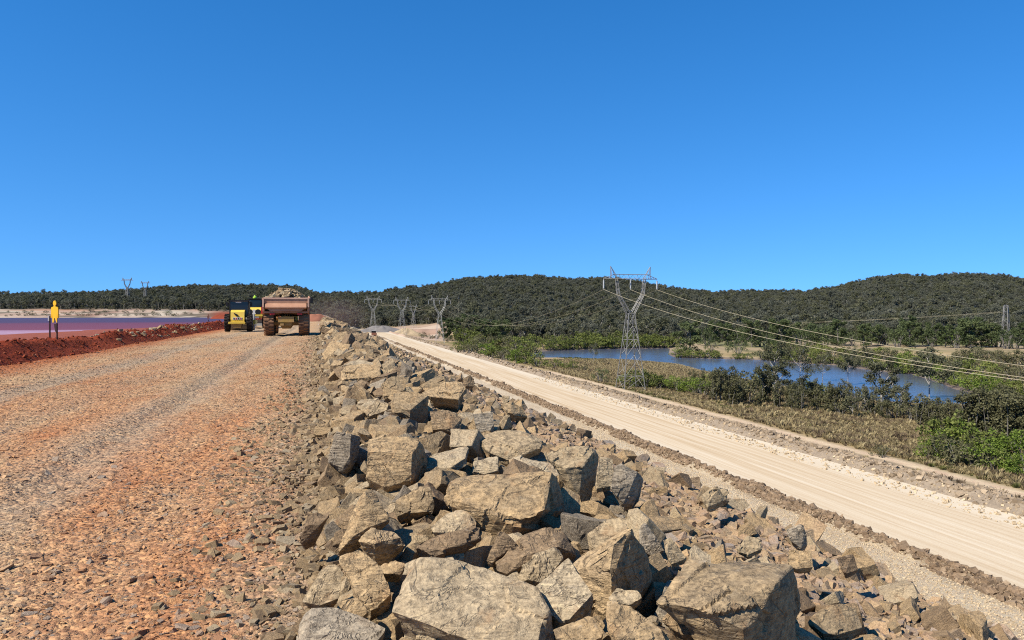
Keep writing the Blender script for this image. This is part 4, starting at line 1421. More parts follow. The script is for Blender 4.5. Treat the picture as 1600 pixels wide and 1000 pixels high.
def dump_truck(loc, rz):
    t = empty('dump_truck', loc, rz)
    tag(t, 'dusty articulated dump truck heaped with rock, driving away along the haul road', 'dump truck')
    W2 = 1.56
    # body: floor, sides and nose as one open steel tub (rear at y=0)
    prof = [(0.05, 1.62), (0.0, 2.05), (0.15, 2.62), (4.3, 2.78), (5.2, 2.95), (5.35, 2.72), (4.6, 1.55), (2.2, 1.38)]
    b = MB()
    for s in (-1, 1):
        b.poly([(y, z) for y, z in prof], s * W2, s * (W2 - .1))
    b.poly([(0.05, 1.62), (2.2, 1.38), (4.6, 1.55), (4.6, 1.66), (2.2, 1.5), (0.05, 1.74)], -W2 + .1, W2 - .1)
    b.poly([(4.6, 1.66), (5.35, 2.72), (5.25, 2.78), (4.5, 1.7)], -W2 + .1, W2 - .1)
    body = b.build('dump_body', M_BED, t)
    r = MB()
    for s in (-1, 1):
        r.box((s * (W2 + .03), 2.3, 2.70), (.14, 4.5, .16), (R(2), 0, 0), .02)
        for yy in (0.9, 2.0, 3.1, 4.2):
            r.box((s * (W2 + .04), yy, 2.1), (.09, .16, 1.15))
    r.build('side_rail', M_BED, body)
    # tailgate: rounded top pipe, upper plate, folded lower panel with sloping wings
    MB().box((0, -.03, 2.66), (3.12, .16, .13), None, .04).build('top_rail', M_RAIL, t)
    tg = MB()
    tg.box((0, -.02, 2.48), (3.0, .07, .26))
    tg.poly([(-.02, 2.36), (-.26, 2.06), (-.26, 1.98), (.04, 1.90), (.06, 2.36)], -1.42, 1.42)
    gate = tg.build('tailgate', M_BED, t)
    MB().poly([(-1.40, 2.02), (1.40, 2.02), (1.05, 1.74), (-1.05, 1.74)], -.15, .02, 1).build('lower_lip', M_BED, gate)
    for s in (-1, 1):
        MB().box((s * 1.56, -.03, 2.35), (.12, .2, .66), None, .02).build('corner_post', M_RAIL, t)
        MB().poly([(-.1, 2.05), (.1, 2.05), (.5, 1.62), (.35, 1.5), (-.05, 1.75)], s * 1.50, s * 1.62).build('gate_arm', M_BED, t)
    ch = MB()
    for s in (-1, 1):
        ch.box((s * .42, 2.6, 1.16), (.2, 5.0, .34))
    ch.box((0, .1, 1.16), (1.1, .2, .4))
    ch.build('chassis', M_YEL_DUST, t)
    ax = MB()
    ax.lathe([(-1.1, .16), (-.45, .2), (-.3, .42), (.3, .42), (.45, .2), (1.1, .16)], (0, .95, .9), 'X', 20)
    ax.lathe([(.55, .42), (.75, .36), (.9, .15)], (0, 0.9 - .95, .92), 'Y', 20)
    ax.box((0, .35, .98), (.85, .35, .62), None, .06)
    ax.build('rear_axle', M_YEL_DUST, t)
    MB().box((-.28, .08, .82), (.3, .1, .25), None, .03).build('axle_cover', M_YEL_DUST, t)
    for s in (-1, 1):
        MB().tube([(s * .3, .6, 1.0), (s * .32, 1.4, 1.5)], .09, 10).build('hoist_ram', M_YEL_DUST, t)
        MB().box((s * .95, .02, 1.55), (.34, .06, .14)).build('tail_light', M_RED, t)
        MB().box((s * 1.2, 1.75, 1.45), (.62, .03, .5)).build('mudflap', M_TYRE_D, t)
        for yy in (.95, 2.65, 6.6):
            wheel(t, 'wheel', s * 1.21, yy, .85, .70, M_TYRE, M_YEL_DUST)
    fr = MB()
    fr.poly([(5.5, .95), (9.0, .95), (9.0, 1.5), (8.6, 1.95), (7.2, 2.05), (5.6, 1.6)], -.62, .62)
    fr.build('bonnet', M_YEL, t)
    cb = MB()
    cb.poly([(5.75, 1.6), (7.2, 1.6), (7.35, 2.3), (7.0, 3.02), (5.8, 3.02)], -.6, .6)
    cab_ = cb.build('cab', M_YEL, t)
    MB().poly([(5.74, 2.2), (7.25, 2.2), (6.98, 2.92), (5.8, 2.92)], -.63, .63).build('window', M_GLASS, cab_)
    for s in (-1, 1):
        MB().box((s * 1.25, 6.6, 1.85), (.72, 1.7, .08)).build('fender', M_YEL_DUST, t)
        m_ = MB().tube([(s * .6, 7.2, 2.7), (s * 1.62, 7.3, 2.75)], .03, 6).build('mirror_arm', M_BLACK, t)
        MB().box((s * 1.68, 7.3, 2.65), (.26, .1, .46), None, .02).build('mirror', M_BLACK, m_)
    return t, body


bt = P(447, 525, 0.0)
TRZ = 0.0
truck, truck_body = dump_truck((bt[0], bt[1], 0.03), TRZ)
# the load: single rocks heaped over a core, lying in the tub
n = 420
u = rng.random(n)
lx = rng.uniform(-1.35, 1.35, n)
ly = rng.uniform(0.25, 4.4, n)
lz = 2.48 + 0.86 * (1 - np.abs(lx / 1.5) ** 1.7) * np.clip(np.minimum((ly + .15) / 1.0, (5.2 - ly) / 1.2), 0, 1)
top_s = rng.uniform(.16, .48, n)
lp = np.stack([bt[0] + lx, bt[1] + ly, lz - .12 * top_s], 1)
core = MB()
core.poly([(-1.40, 1.8), (1.40, 1.8), (1.40, 2.5), (.8, 2.95), (.3, 3.1), (-.4, 3.08), (-.9, 2.85), (-1.40, 2.48)], .75, 4.0, 1)
M_LOAD = simple('load_fines', (0.34, 0.23, 0.14), 0.95, 0.1, 0.3, 2)
load = scatter('rock_load', lp, tumble(n, .6, .3), top_s, ROCK_MID, None, None, 'heap of broken rock filling the tray of the dump truck', 'rock load')
core.build('load_core', M_LOAD, load).location = (bt[0], bt[1], 0)


def roller(loc, rz):
    t = empty('soil_roller', loc, rz)
    tag(t, 'yellow soil roller with a black cab, seen from behind beside the red windrow', 'roller')
    h = MB().poly([(0.0, .72), (-.02, 1.05), (.12, 1.72), (.35, 1.86), (1.5, 1.92), (1.5, .72)], -.62, .52)
    hood = h.build('engine_hood', M_YEL, t)
    g = MB().poly([(-.30, 1.62), (-.05, 1.5), (.12, 1.32), (.02, 1.36), (-.18, 1.36), (-.22, 1.46), (-.36, 1.56)], -.06 + .02, .12, 1)
    g.build('hood_swoosh', M_BLACK, hood)
    MB().box((-.05, -.0, 1.13), (.78, .06, .2)).build('decal_plate', M_WHITE, hood)  # plate and coloured blocks stand in for the unreadable hood decal
    for k in range(4):
        MB().box((-.33 + k * .185, -.04, 1.13), (.09, .04, .14)).build('decal_block', M_RED if k % 2 else M_BLACK, hood)
    MB().box((-.08, -.1, .76), (1.42, .4, .2), None, .04).build('bumper', M_YEL, t)
    MB().poly([(-.5, .66), (.34, .66), (.24, .36), (-.36, .36)], -.2, .8, 1).build('counterweight', M_YEL_DUST, t)
    for s in (-1, 1):
        wheel(t, 'wheel', s * .93, .62, .74, .44, M_TYRE_D, M_YEL_DUST, 18, .05)
    MB().box((0, 1.3, .85), (1.15, 2.1, .4)).build('chassis', M_BLACK, t)
    cab = MB()
    for sx_ in (-.78, .78):
        for y_ in (1.0, 2.35):
            cab.box((sx_, y_, 1.95), (.09, .09, 1.5))
    cab.box((0, 1.65, 1.3), (1.62, 1.45, .14))
    co = cab.build('cab', M_BLACK, t)
    MB().box((0, 1.68, 2.71), (1.78, 1.65, .12), None, .03).build('cab_roof', M_BLACK, co)
    MB().box((0, .99, 1.98), (1.46, .03, 1.3)).build('rear_window', M_GLASS, co)
    for s in (-1, 1):
        MB().box((s * .785, 1.66, 2.0), (.03, 1.25, 1.3)).build('side_window', M_GLASS, co)
        MB().box((s * 1.02, 1.05, 2.4), (.17, .06, .36), None, .02).build('mirror', M_BLACK, co)
        MB().tube([(s * .78, 1.05, 2.55), (s * 1.02, 1.05, 2.55)], .02, 6).build('mirror_arm', M_BLACK, co)
    MB().box((-.05, .98, 2.56), (.46, .08, .1)).build('work_light', M_WHITE, co)
    MB().box((0, 1.7, 1.6), (.5, .5, .55), None, .08).build('seat', M_BLACK, co)
    dr = MB().lathe([(-1.05, .1), (-1.05, .76), (1.05, .76), (1.05, .1)], (0, 4.3, .78), 'X', 40)
    drum = dr.build('drum', M_STEEL, t)
    fr = MB()
    for s in (-1, 1):
        fr.box((s * 1.16, 4.1, .8), (.12, 2.3, .34))
    fr.box((0, 2.95, .8), (2.44, .2, .4)).box((0, 5.25, .8), (2.44, .16, .34))
    fr.build('drum_frame', M_YEL, drum)
    return t


rp = P(372, 518.5, 0.0)
roller((rp[0], rp[1], 0.02), 0.0)


def grader(loc, rz):
    t = empty('grader', loc, rz)
    tag(t, 'yellow grader with a lime green roof beacon, partly hidden between roller and dump truck', 'grader')
    b = MB().poly([(0, 1.1), (-.05, 1.9), (.3, 2.15), (2.2, 2.25), (2.2, 1.1)], -.85, .85)
    hood = b.build('engine_hood', M_YEL, t)
    for s in (-1, 1):
        MB().lathe([(-.04, .05), (-.04, .3), (.04, .3), (.04, .05)], (s * .42, -.06, 1.72), 'Y', 20).build('fan_grille', M_BLACK, hood)
    MB().poly([(-.25, 1.5), (.25, 1.5), (.12, 1.98), (-.12, 1.98)], -.1, -.04, 1).build('centre_plate', M_WHITE, hood)
    MB().box((0, -.15, 1.34), (1.85, .34, .2), None, .03).build('bumper', M_YEL, t)
    MB().box((.98, -.05, 1.9), (.5, .08, .75)).build('warning_board', M_RED, t)
    rip = MB().box((-.05, -.35, .72), (.42, .2, 1.1))
    rip.box((-.05, -.4, 1.15), (1.2, .24, .16))
    for k in (-.28, 0.0, .28):
        rip.box((k - .05, -.42, .32), (.09, .22, .5))
    rip.build('ripper', M_STEEL, t)
    MB().box((-.55, -.3, 1.0), (.35, .2, .5), (0, .4, 0), .04).build('ripper_link', M_WHITE, t)
    for s in (-1, 1):
        for y_ in (.75, 2.4, 7.4):
            wheel(t, 'wheel', s * 1.02, y_, .7, .42, M_TYRE_D, M_YEL_DUST, 18, .05)
    cab = MB().box((0, 2.9, 2.6), (1.5, 1.5, 1.05), None, .04)
    co = cab.build('cab', M_BLACK, t)
    MB().box((0, 2.9, 3.17), (1.65, 1.7, .12), None, .03).build('cab_roof', M_BLACK, co)
    MB().box((0, 2.13, 2.65), (1.25, .03, .75)).build('rear_window', M_GLASS, co)
    be = MB().lathe([(3.23, .2), (3.3, .22), (3.4, .2), (3.46, .12), (3.6, .08)], (-.1, 2.6, 0), 'Z', 16)
    be.build('beacon', M_LIME, co)
    MB().box((0, 5.2, 1.7), (.35, 4.6, .35)).build('front_frame', M_YEL, t)
    MB().poly([(4.6, .15), (4.75, .15), (4.9, .5), (4.7, .8), (4.6, .8), (4.75, .5)], -1.8, 1.8).build('blade', M_STEEL, t)
    return t


gp = P(397, 512.5, 0.0)
grader((gp[0], gp[1], 0.02), 0.0)


def tipper(loc, rz):
    t = empty('tipper_truck', loc, rz)
    tag(t, 'tiny red brown truck with a dark cab far along the lower road', 'truck')
    MB().poly([(-1.15, 1.0), (1.15, 1.0), (1.25, 2.3), (-1.25, 2.3)], 0, 4.2, 1).build('tipper_body', M_RUSTY, t)
    MB().box((0, -.02, 1.65), (2.1, .06, 1.1)).build('tailgate', M_RUSTY, t)
    c = MB().poly([(4.5, .8), (6.4, .8), (6.4, 2.0), (6.1, 3.3), (4.5, 3.3)], -1.15, 1.15).build('cab', M_BLACK, t)
    MB().box((0, 5.3, 3.38), (1.9, 1.2, .14)).build('cab_roof', M_WHITE, c)
    MB().box((0, 3.0, .85), (1.0, 6.4, .3)).build('chassis', M_BLACK, t)
    for s in (-1, 1):
        for y_ in (.9, 2.3, 5.5):
            wheel(t, 'wheel', s * 1.0, y_, .52, .4, M_TYRE_D, M_BLACK, 10, .02)
    return t


tp = P(585, 527, ZL)
tipper((tp[0], tp[1], hz(tp[0], tp[1])), 0.0)


# ------------------------------------------------------------------ marker boards and stake on the windrow
def person_board(loc, h, rz, label, mat_top, mat_low):
    """flat board cut to the outline of a standing person, on a post"""
    t = empty('marker_board', loc, rz)
    tag(t, label, 'marker board')
    k = h / 1.85
    b = MB()
    th = 0.05 * k
    head = [(math.cos(a) * .10, 1.72 + math.sin(a) * .13) for a in np.linspace(0, 2 * math.pi, 15)[:-1]]
    body = [(-.05, 1.60), (.05, 1.60), (.08, 1.55), (.2, 1.53), (.225, 1.45), (.235, 1.02), (.185, 1.0), (.165, 1.3), (.15, 1.1), (.15, .8), (.14, .78), (.12, .79), (.02, 1.0), (-.02, 1.0), (-.06, .79), (-.14, .78),
            (-.15, 1.1), (-.165, 1.3), (-.185, 1.0), (-.235, 1.02), (-.225, 1.45), (-.2, 1.53), (-.08, 1.55)]
    legs = [(-.14, .79), (-.02, .99), (.02, .99), (.14, .79), (.13, .72), (-.13, .72)]
    for pr in (head, body):
        b.poly([(x * k * .92, z * k) for x, z in pr], -th / 2, th / 2, 1)
    bo = b.build('board', mat_top, t)
    MB().box((.04 * k, .06 * k, 1.45 * k), (.05 * k, .05 * k, .5 * k)).build('brace', M_POST, bo)
    MB().poly([(x * k, z * k) for x, z in ((-.04, .72), (.13, .72), (.12, .36), (.03, .34))], -th / 2, th / 2, 1).build('lower_leg', mat_low, t)
    MB().box((.07 * k, .05 * k, .36 * k), (.05 * k, .05 * k, .80 * k)).build('post', M_POST, t)
    return t


q, _ = hit(86, 528.5)
q = P(86, 526, 0.15) if abs(q[0]) > 40 else q
person_board((q[0], q[1], hz(q[0], q[1]) - .04), 1.68 * np.linalg.norm(q[:2]) / 40.0, -0.5, 'yellow orange person shaped marker board on a dark post behind the red windrow', M_SIGN, M_POST)
q2 = P(325.5, 504, -0.9)
person_board((q2[0], q2[1], hz(q2[0], q2[1]) - .02), 13.5 * q2[1] / math.cos(YAW) / F_PX * .98, 0.1, 'small distant person shaped marker board in dull red brown at the pond edge', M_RUSTY, M_POST)
q, _ = hit(78, 528.0)
t = empty('survey_stake', (q[0], q[1], hz(q[0], q[1]) - .03))
kk = np.linalg.norm(q[:2]) / F_PX
tag(t, 'thin dark survey stake with a white tag beside the yellow marker board', 'stake')
MB().box((0, 0, 15 * kk), (1.6 * kk, 1.6 * kk, 30 * kk)).build('stake_shaft', M_POST, t)
MB().box((-1.3 * kk, -.8 * kk, 27 * kk), (1.6 * kk, .6 * kk, 7 * kk)).build('tag_plate', M_WHITE, t)
q, _ = hit(908, 692)
t = MB().box((0, 0, .06), (.014, .014, .16)).build('peg', M_POST, None, (q[0], q[1], q[2]))
tag(t, 'short dark timber peg standing at the rim of the slope', 'peg')
# ------------------------------------------------------------------ transmission line
def lattice_leg(mb, a, b, w0, w1, n, r, br):
    """square lattice column from a to b: four chords with zigzag bracing"""
    a, b = Vector(a), Vector(b)
    d = (b - a).normalized()
    q = d.to_track_quat('Z', 'X').to_matrix()
    C = []
    for i in range(n + 1):
        t = i / n
        w = (w0 + (w1 - w0) * t) / 2
        p = a + (b - a) * t
        C.append([p + q @ Vector((s1 * w, s2 * w, 0)) for s1, s2 in ((-1, -1), (1, -1), (1, 1), (-1, 1))])
    for k in range(4):
        mb.tube([C[0][k], C[n][k]], r, 4)
    for i in range(n):
        for k in range(4):
            j = (k + 1) % 4
            if (i + k) % 2:
                mb.tube([C[i][k], C[i + 1][j]], br, 4, False)
            else:
                mb.tube([C[i][j], C[i + 1][k]], br, 4, False)
    return C


def y_tower(loc, rz, h, label, thick=1.0, steel=None, group='transmission towers of the power line', pieces=True):
    """waisted lattice tower: four splayed legs, waist, two arms opening to a level beam with two peaks"""
    steel = steel or M_STEEL
    t = empty('transmission_tower', loc, rz)
    tag(t, label, 'transmission tower', group)
    s = h / 23.4
    r, br = 0.085 * thick * s, 0.036 * thick * s
    zw, zb = 14.6 * s, 21.2 * s
    base, waist = 2.15 * s, 0.62 * s
    b = MB()
    lev = [0, 2.6 * s, 6.5 * s, 9.6 * s, 12.2 * s, zw]
    def ring(z):
        w = base + (waist - base) * z / zw
        return [Vector((x * w, y * w, z)) for x, y in ((-1, -1), (1, -1), (1, 1), (-1, 1))]
    Rg = [ring(z) for z in lev]
    for k in range(4):
        b.tube([Rg[0][k], Rg[-1][k]], [r * 1.1, r], 4)
        j = (k + 1) % 4
        for i in range(len(lev) - 1):
            b.tube([Rg[i][k], Rg[i + 1][j]], br, 4, False)
            b.tube([Rg[i][j], Rg[i + 1][k]], br, 4, False)
        for i in (1, 3, 5):
            b.tube([Rg[i][k], Rg[i][j]], br * 1.2, 4, False)
    b.build('tower_body', steel, t)
    arms = {}
    for sgn in (-1, 1):
        a = MB()
        elbow = Vector((sgn * 2.5 * s, 0, 18.2 * s))
        lattice_leg(a, (sgn * .45 * s, 0, zw), elbow, .7 * s, .5 * s, 3, r * .7, br * .8)
        lattice_leg(a, elbow, (sgn * 2.9 * s, 0, zb), .5 * s, .4 * s, 2, r * .7, br * .8)
        a.tube([(sgn * 2.3 * s, 0, 17.8 * s), (-sgn * .2 * s, 0, zw + .1 * s)], br, 4)
        arms[sgn] = a.build('tower_arm', steel, t)
        pk = MB()
        for yy in (-.4, .4):
            pk.tube([(sgn * 2.7 * s, yy * s, zb), (sgn * 4.1 * s, 0, zb + 2.4 * s)], r * .7, 4)
            pk.tube([(sgn * 3.9 * s, yy * s, zb), (sgn * 4.1 * s, 0, zb + 2.4 * s)], r * .7, 4)
        pk.tube([(sgn * 3.2 * s, 0, zb + .9 * s), (sgn * 4.0 * s, 0, zb + .9 * s)], br, 4)
        pk.build('earth_wire_peak', steel, arms[sgn])
    cb = MB()
    L = 5.5 * s
    xs = np.linspace(-L, L, 13)
    for yy in (-.42, .42):
        cb.tube([(-L, 0, zb), (-3.4 * s, yy * s, zb), (3.4 * s, yy * s, zb), (L, 0, zb)], r * .75, 4)
    cb.tube([(-L, 0, zb + .05 * s), (-3.3 * s, 0, zb + .85 * s), (3.3 * s, 0, zb + .85 * s), (L, 0, zb + .05 * s)], r * .75, 4)
    for i in range(12):
        za = zb + (.8 * s if abs(xs[i]) < 3.6 * s else .3 * s)
        cb.tube([(xs[i], .3 * s * (1 if i % 2 else -1) * (abs(xs[i]) < 4 * s), zb), ((xs[i] + xs[i + 1]) / 2, 0, za), (xs[i + 1], .3 * s * (-1 if i % 2 else 1) * (abs(xs[i + 1]) < 4 * s), zb)], br, 4, False)
    cb.build('crossbeam', steel, t)
    M = Matrix.Translation(Vector(loc)) @ Matrix.Rotation(rz, 4, 'Z')
    att = []
    for xx in (-L, 0, L):
        if pieces:
            i_ = MB()
            i_.tube([(xx, 0, zb), (xx, 0, zb - 2.05 * s)], .05 * thick * s, 5)
            i_.lathe([(zb - .3 * s, .05), (zb - .3 * s, .14 * thick * s), (zb - 1.85 * s, .14 * thick * s), (zb - 1.85 * s, .05)], (xx, 0, 0), 'Z', 8)
            i_.build('insulator_string', M_GLASSY, t)
        att.append(M @ Vector((xx, 0, zb - 2.05 * s)))
    pk_ = [M @ Vector((sg * 4.1 * s, 0, zb + 2.4 * s)) for sg in (-1, 1)]
    return t, att, pk_


def ground_at(px, D):
    q = PD(px, 500, D)
    return q[0], q[1], hz(q[0], q[1])


HT = 23.4
m_loc = P(985, 608, -13.35)
m_loc = (m_loc[0], m_loc[1], hz(m_loc[0], m_loc[1]) - .05)
i_loc = ground_at(687, 372)
dirv = Vector((m_loc[0] - i_loc[0], m_loc[1] - i_loc[1], 0)).normalized()
rz_line = math.atan2(dirv.y, dirv.x) - math.pi / 2
tw1, at1, pk1 = y_tower(m_loc, rz_line, EYE + (488 - 415.5) / F_PX * 149 - m_loc[2], 'near lattice transmission tower standing in the grass in front of the river', 1.0)
tw2, at2, pk2 = y_tower(i_loc, rz_line, EYE + (488 - 462) / F_PX * 372 - i_loc[2], 'transmission tower by the green shrubs past the end of the river', .58, M_STEEL_PALE)
g3 = ground_at(628, 455)
tw3, at3, pk3 = y_tower(g3, rz_line + .25, EYE + (488 - 464) / F_PX * 455 - g3[2], 'transmission tower rising behind the yellow sand stockpile', .58, M_STEEL_PALE)
g4 = ground_at(583, 500)
tw4, at4, pk4 = y_tower(g4, rz_line - .3, EYE + (488 - 463) / F_PX * 500 - g4[2], 'transmission tower rising behind the grey stockpile', .58, M_STEEL_PALE)
g5 = ground_at(646, 620)
y_tower(g5, rz_line + .5, EYE + (488 - 476) / F_PX * 620 - g5[2], 'faint small transmission tower against the forest behind the clearing', .8, M_STEEL_PALE, pieces=False)
for px_, py_t, D_, lab in ((199, 434, 560, 'taller transmission tower above the forest behind the mud pond'), (227, 439, 585, 'shorter transmission tower above the forest behind the mud pond')):
    g = ground_at(px_, D_)
    y_tower(g, -0.35, EYE + (488 - py_t) / F_PX * D_ - g[2], lab, 2.0, pieces=False)

# slender lattice tower over the paddock
g = ground_at(1571, 362)
hh = EYE + (488 - 477) / F_PX * 362 - g[2]
t = empty('transmission_tower', g, 0.5)
tag(t, 'pale slender lattice tower without arms rising from the dark olive scrub', 'transmission tower', 'transmission towers of the power line')
b = MB()
lattice_leg(b, (0, 0, 0), (1.0, 0, hh), 3.8, 1.2, 9, .15, .08)
b.build('tower_body', M_STEEL, t)
b = MB()
for z_ in (hh - .4, hh - 3.2):
    b.tube([(-3.2, 0, z_), (1, .5, z_ + .6), (3.4, 0, z_)], .15, 4).tube([(-3.2, 0, z_), (1, -.5, z_), (3.4, 0, z_)], .15, 4)
b.tube([(-3.1, 0, hh - 6.2), (-3.1, 0, hh - .4)], .15, 5)
b.build('crossarm', M_STEEL, t)
at6 = [Vector((g[0] - 3, g[1], g[2] + hh - 3)), Vector((g[0] + 3, g[1], g[2] + hh - 3))]


def span(a, b, sag, rad, label, n=40):
    pts = []
    for i in range(n + 1):
        t_ = i / n
        p = Vector(a).lerp(Vector(b), t_)
        p.z -= 4 * sag * t_ * (1 - t_)
        pts.append(p)
    o = MB().tube(pts, rad, 5).build('power_line', M_WIRE, None)
    tag(o, label, 'power line', 'conductors of the power line')
    return o


step = Vector((m_loc[0] - i_loc[0], m_loc[1] - i_loc[1], 0))
nm = ('inner', 'middle', 'outer')
SAGS = (10.5, 10.9, 10.4)
for k in range(3):
    far_ = at1[k] + step * 1.0
    far_.z = at1[k].z + 0.3
    span(at1[k], far_, SAGS[k], .027, ('lowest', 'middle', 'highest')[k] + ' conductor running from the near tower towards the viewer over the paddock', 80)
    span(at2[k], at1[k], 8.5, .016, ('hill side', 'centre', 'river side')[k] + ' conductor sagging between the near tower and the shrub tower')
    span(at3[k], at2[k], 3.2, .025, ('hill side', 'centre', 'river side')[k] + ' conductor between the shrub tower and the sand stockpile tower')
    span(at4[k], at3[k], 1.5, .025, ('hill side', 'centre', 'river side')[k] + ' conductor between the sand stockpile tower and the grey stockpile tower')
for k in range(2):
    p6 = ground_at(760, 640)
    span(at6[k], (p6[0] + 6 * k, p6[1], EYE - 6 / F_PX * 640), 6.5, .03, ('lower', 'upper')[k] + ' faint conductor crossing the forest to the slender lattice tower')

# ------------------------------------------------------------------ stockpiles and clearing
def stockpile(px, D, hw, hh, mat, label, seed, flat=0.2):
    x, y, z = ground_at(px, D)
    n, m = 40, 10
    v, f = [(0, 0, hh)], []
    for j in range(1, m + 1):
        for i in range(n):
            a = 2 * math.pi * i / n
            rr = j / m
            w = hw * (1 + .22 * math.sin(2 * a + seed) + .12 * math.sin(5 * a + seed * 2))
            zz = hh * max(0, 1 - max(0, rr - flat) / (1 - flat)) - (0.8 if j == m else 0)
            zz += .06 * hh * math.sin(7 * a + 9 * rr + seed) * (rr < .95)
            v.append((math.cos(a) * w * rr, math.sin(a) * w * rr * .7, zz))
    bm = bmesh.new()
    vs = [bm.verts.new(p) for p in v]
    for i in range(n):
        bm.faces.new((vs[0], vs[1 + i], vs[1 + (i + 1) % n]))
    for j in range(m - 1):
        for i in range(n):
            a, b_ = 1 + j * n + i, 1 + j * n + (i + 1) % n
            bm.faces.new((vs[a], vs[a + n], vs[b_ + n], vs[b_]))
    me = bpy.data.meshes.new('stockpile')
    bm.to_mesh(me)
    bm.free()
    me.materials.append(mat)
    me.polygons.foreach_set('use_smooth', np.ones(len(me.polygons), bool))
    tag(link('stockpile', me, None, (x, y, z - .2)), label, 'stockpile')


M_SAND = simple('yellow_sand', (0.50, 0.38, 0.23), 0.95, 0.1, 0.2, .3)
M_GREYPILE = simple('grey_aggregate', (0.25, 0.225, 0.205), 0.95, 0.1, 0.2, .3)
M_PINK = simple('pinkish_fill', (0.42, 0.28, 0.20), 0.95, 0.1, 0.2, .2)
stockpile(594, 520, 15, 4.2, M_GREYPILE, 'long low grey stockpile at the far end of the lower road', 1, .25)
stockpile(634, 500, 11, 5.0, M_SAND, 'yellow sand stockpile with a pointed top beside the grey one', 2, .05)
stockpile(668, 540, 22, 3.2, M_PINK, 'flat topped pinkish fill stockpile behind the yellow sand', 3, .7)
stockpile(347, 330, 7, 2.4, simple('red_fill', (0.27, 0.06, 0.03), 0.95, 0.1, 0.25, .3), 'red earth stockpile behind the yellow roller', 4, .3)
stockpile(492, 150, 4.5, 1.5, simple('red_fill_pale', (0.36, 0.15, 0.09), 0.95, 0.1, 0.25, .3), 'red earth heap ahead of the dump truck', 5, .3)

# ------------------------------------------------------------------ vegetation
def leaf_cloud(seed, clumps, per, size, up=0.35, flat=1.0, tone_spread=.5):
    """leaf-sized faces thrown through a set of clumps (x,y,z,r)"""
    r = np.random.default_rng(seed)
    V, F, T_ = [], [], []
    base = 0
    for (cx, cy, cz, cr) in clumps:
        n = max(3, int(per * cr * cr))
        d = r.normal(0, 1, (n, 3))
        d /= np.linalg.norm(d, axis=1)[:, None]
        rad = cr * r.random(n) ** 0.45
        p = d * rad[:, None] * np.array([1, 1, flat]) + np.array([cx, cy, cz])
        nrm = d * 0.6 + r.normal(0, .6, (n, 3)) + np.array([0, 0, up])
        nrm /= np.linalg.norm(nrm, axis=1)[:, None]
        a = np.cross(nrm, r.normal(0, 1, (n, 3)))
        a /= np.linalg.norm(a, axis=1)[:, None] + 1e-9
        b = np.cross(nrm, a)
        s = size * r.uniform(.6, 1.35, n)[:, None]
        q = np.stack([p - a * s * .5, p - b * s * .32, p + a * s * .5, p + b * s * .36], 1).reshape(-1, 3)
        V.append(q)
        F.append(base + np.arange(4 * n).reshape(-1, 4))
        tone = np.clip(r.normal(.5, .2 * tone_spread) + r.normal(0, .16, n), 0, 1)
        T_.append(np.repeat(tone, 4))
        base += 4 * n
    return np.concatenate(V), np.concatenate(F), np.concatenate(T_)


def crown_mesh(seed, clumps, per, size, mat, **kw):
    v, f, t_ = leaf_cloud(seed, clumps, per, size, **kw)
    return mesh_np('crown', v, f, mat, False, {'tone': ('FLOAT', t_)})


def limb_tree(seed, h, spread, trunk_r, n_limb, fork=0.35, lean=0.08, tips=3):
    """trunk with limbs; returns the mesh builder and the limb tips for the crown"""
    r = random.Random(seed)
    b = MB()
    top = Vector((r.uniform(-lean, lean) * h, r.uniform(-lean, lean) * h, h * .8))
    f0 = Vector((top.x * fork * .8, top.y * fork * .8, h * fork))
    midp = f0.lerp(top, .5) + Vector((r.uniform(-.04, .04) * h, r.uniform(-.04, .04) * h, 0))
    b.tube([(0, 0, -.3), (f0.x * .4, f0.y * .4, f0.z * .5), f0, midp, top], [trunk_r * 1.25, trunk_r, trunk_r * .85, trunk_r * .55, trunk_r * .2], 6)
    ends = [top]
    for k in range(n_limb):
        t0 = fork * .8 + (.85 - fork * .8) * (k + r.random() * .6) / n_limb
        zz = h * t0
        p0 = Vector((top.x * t0, top.y * t0, zz)) if zz > f0.z else f0
        a = k * 2.4 + r.uniform(-.5, .5)
        L = spread * r.uniform(.65, 1.1) * (1.1 - .45 * t0)
        p2 = p0 + Vector((math.cos(a) * L, math.sin(a) * L, h * r.uniform(.1, .28)))
        p1 = p0.lerp(p2, .5) + Vector((0, 0, -.03 * h))
        b.tube([p0, p1, p2], [trunk_r * .5, trunk_r * .35, trunk_r * .14], 5)
        ends.append(p2)
        for j in range(tips - 1):
            a2 = a + r.uniform(-.9, .9)
            p3 = p1.lerp(p2, r.uniform(.1, .8)) + Vector((math.cos(a2) * L * .4, math.sin(a2) * L * .4, h * r.uniform(.04, .14)))
            b.tube([p1.lerp(p2, .3), p3], [trunk_r * .25, trunk_r * .08], 4)
            ends.append(p3)
    return b, ends


def species_gum(seed, mat_leaf, bark, h=10, dense=1.0, leaf=.42, low_fill=False, girth=.022, spread=.30):
    r = random.Random(seed)
    b, ends = limb_tree(seed, h, h * spread, h * girth, 7, .32 + .15 * r.random(), .08, 3)
    cl = []
    for e in ends:
        cl.append((e.x, e.y, e.z, h * .10 * r.uniform(.8, 1.3)))
        if r.random() < .7 * dense:
            cl.append((e.x + r.uniform(-1, 1) * h * .09, e.y + r.uniform(-1, 1) * h * .09, e.z + r.uniform(-.4, .7) * h * .09, h * .075 * r.uniform(.7, 1.2)))
    if low_fill:
        for k in range(14):
            a, rr = r.random() * 6.283, h * .26 * math.sqrt(r.random())
            cl.append((math.cos(a) * rr, math.sin(a) * rr, h * r.uniform(.10, .6), h * r.uniform(.08, .13)))
    return b.mesh('trunk', bark), crown_mesh(seed, cl, 62 * dense, leaf, mat_leaf, flat=.8)


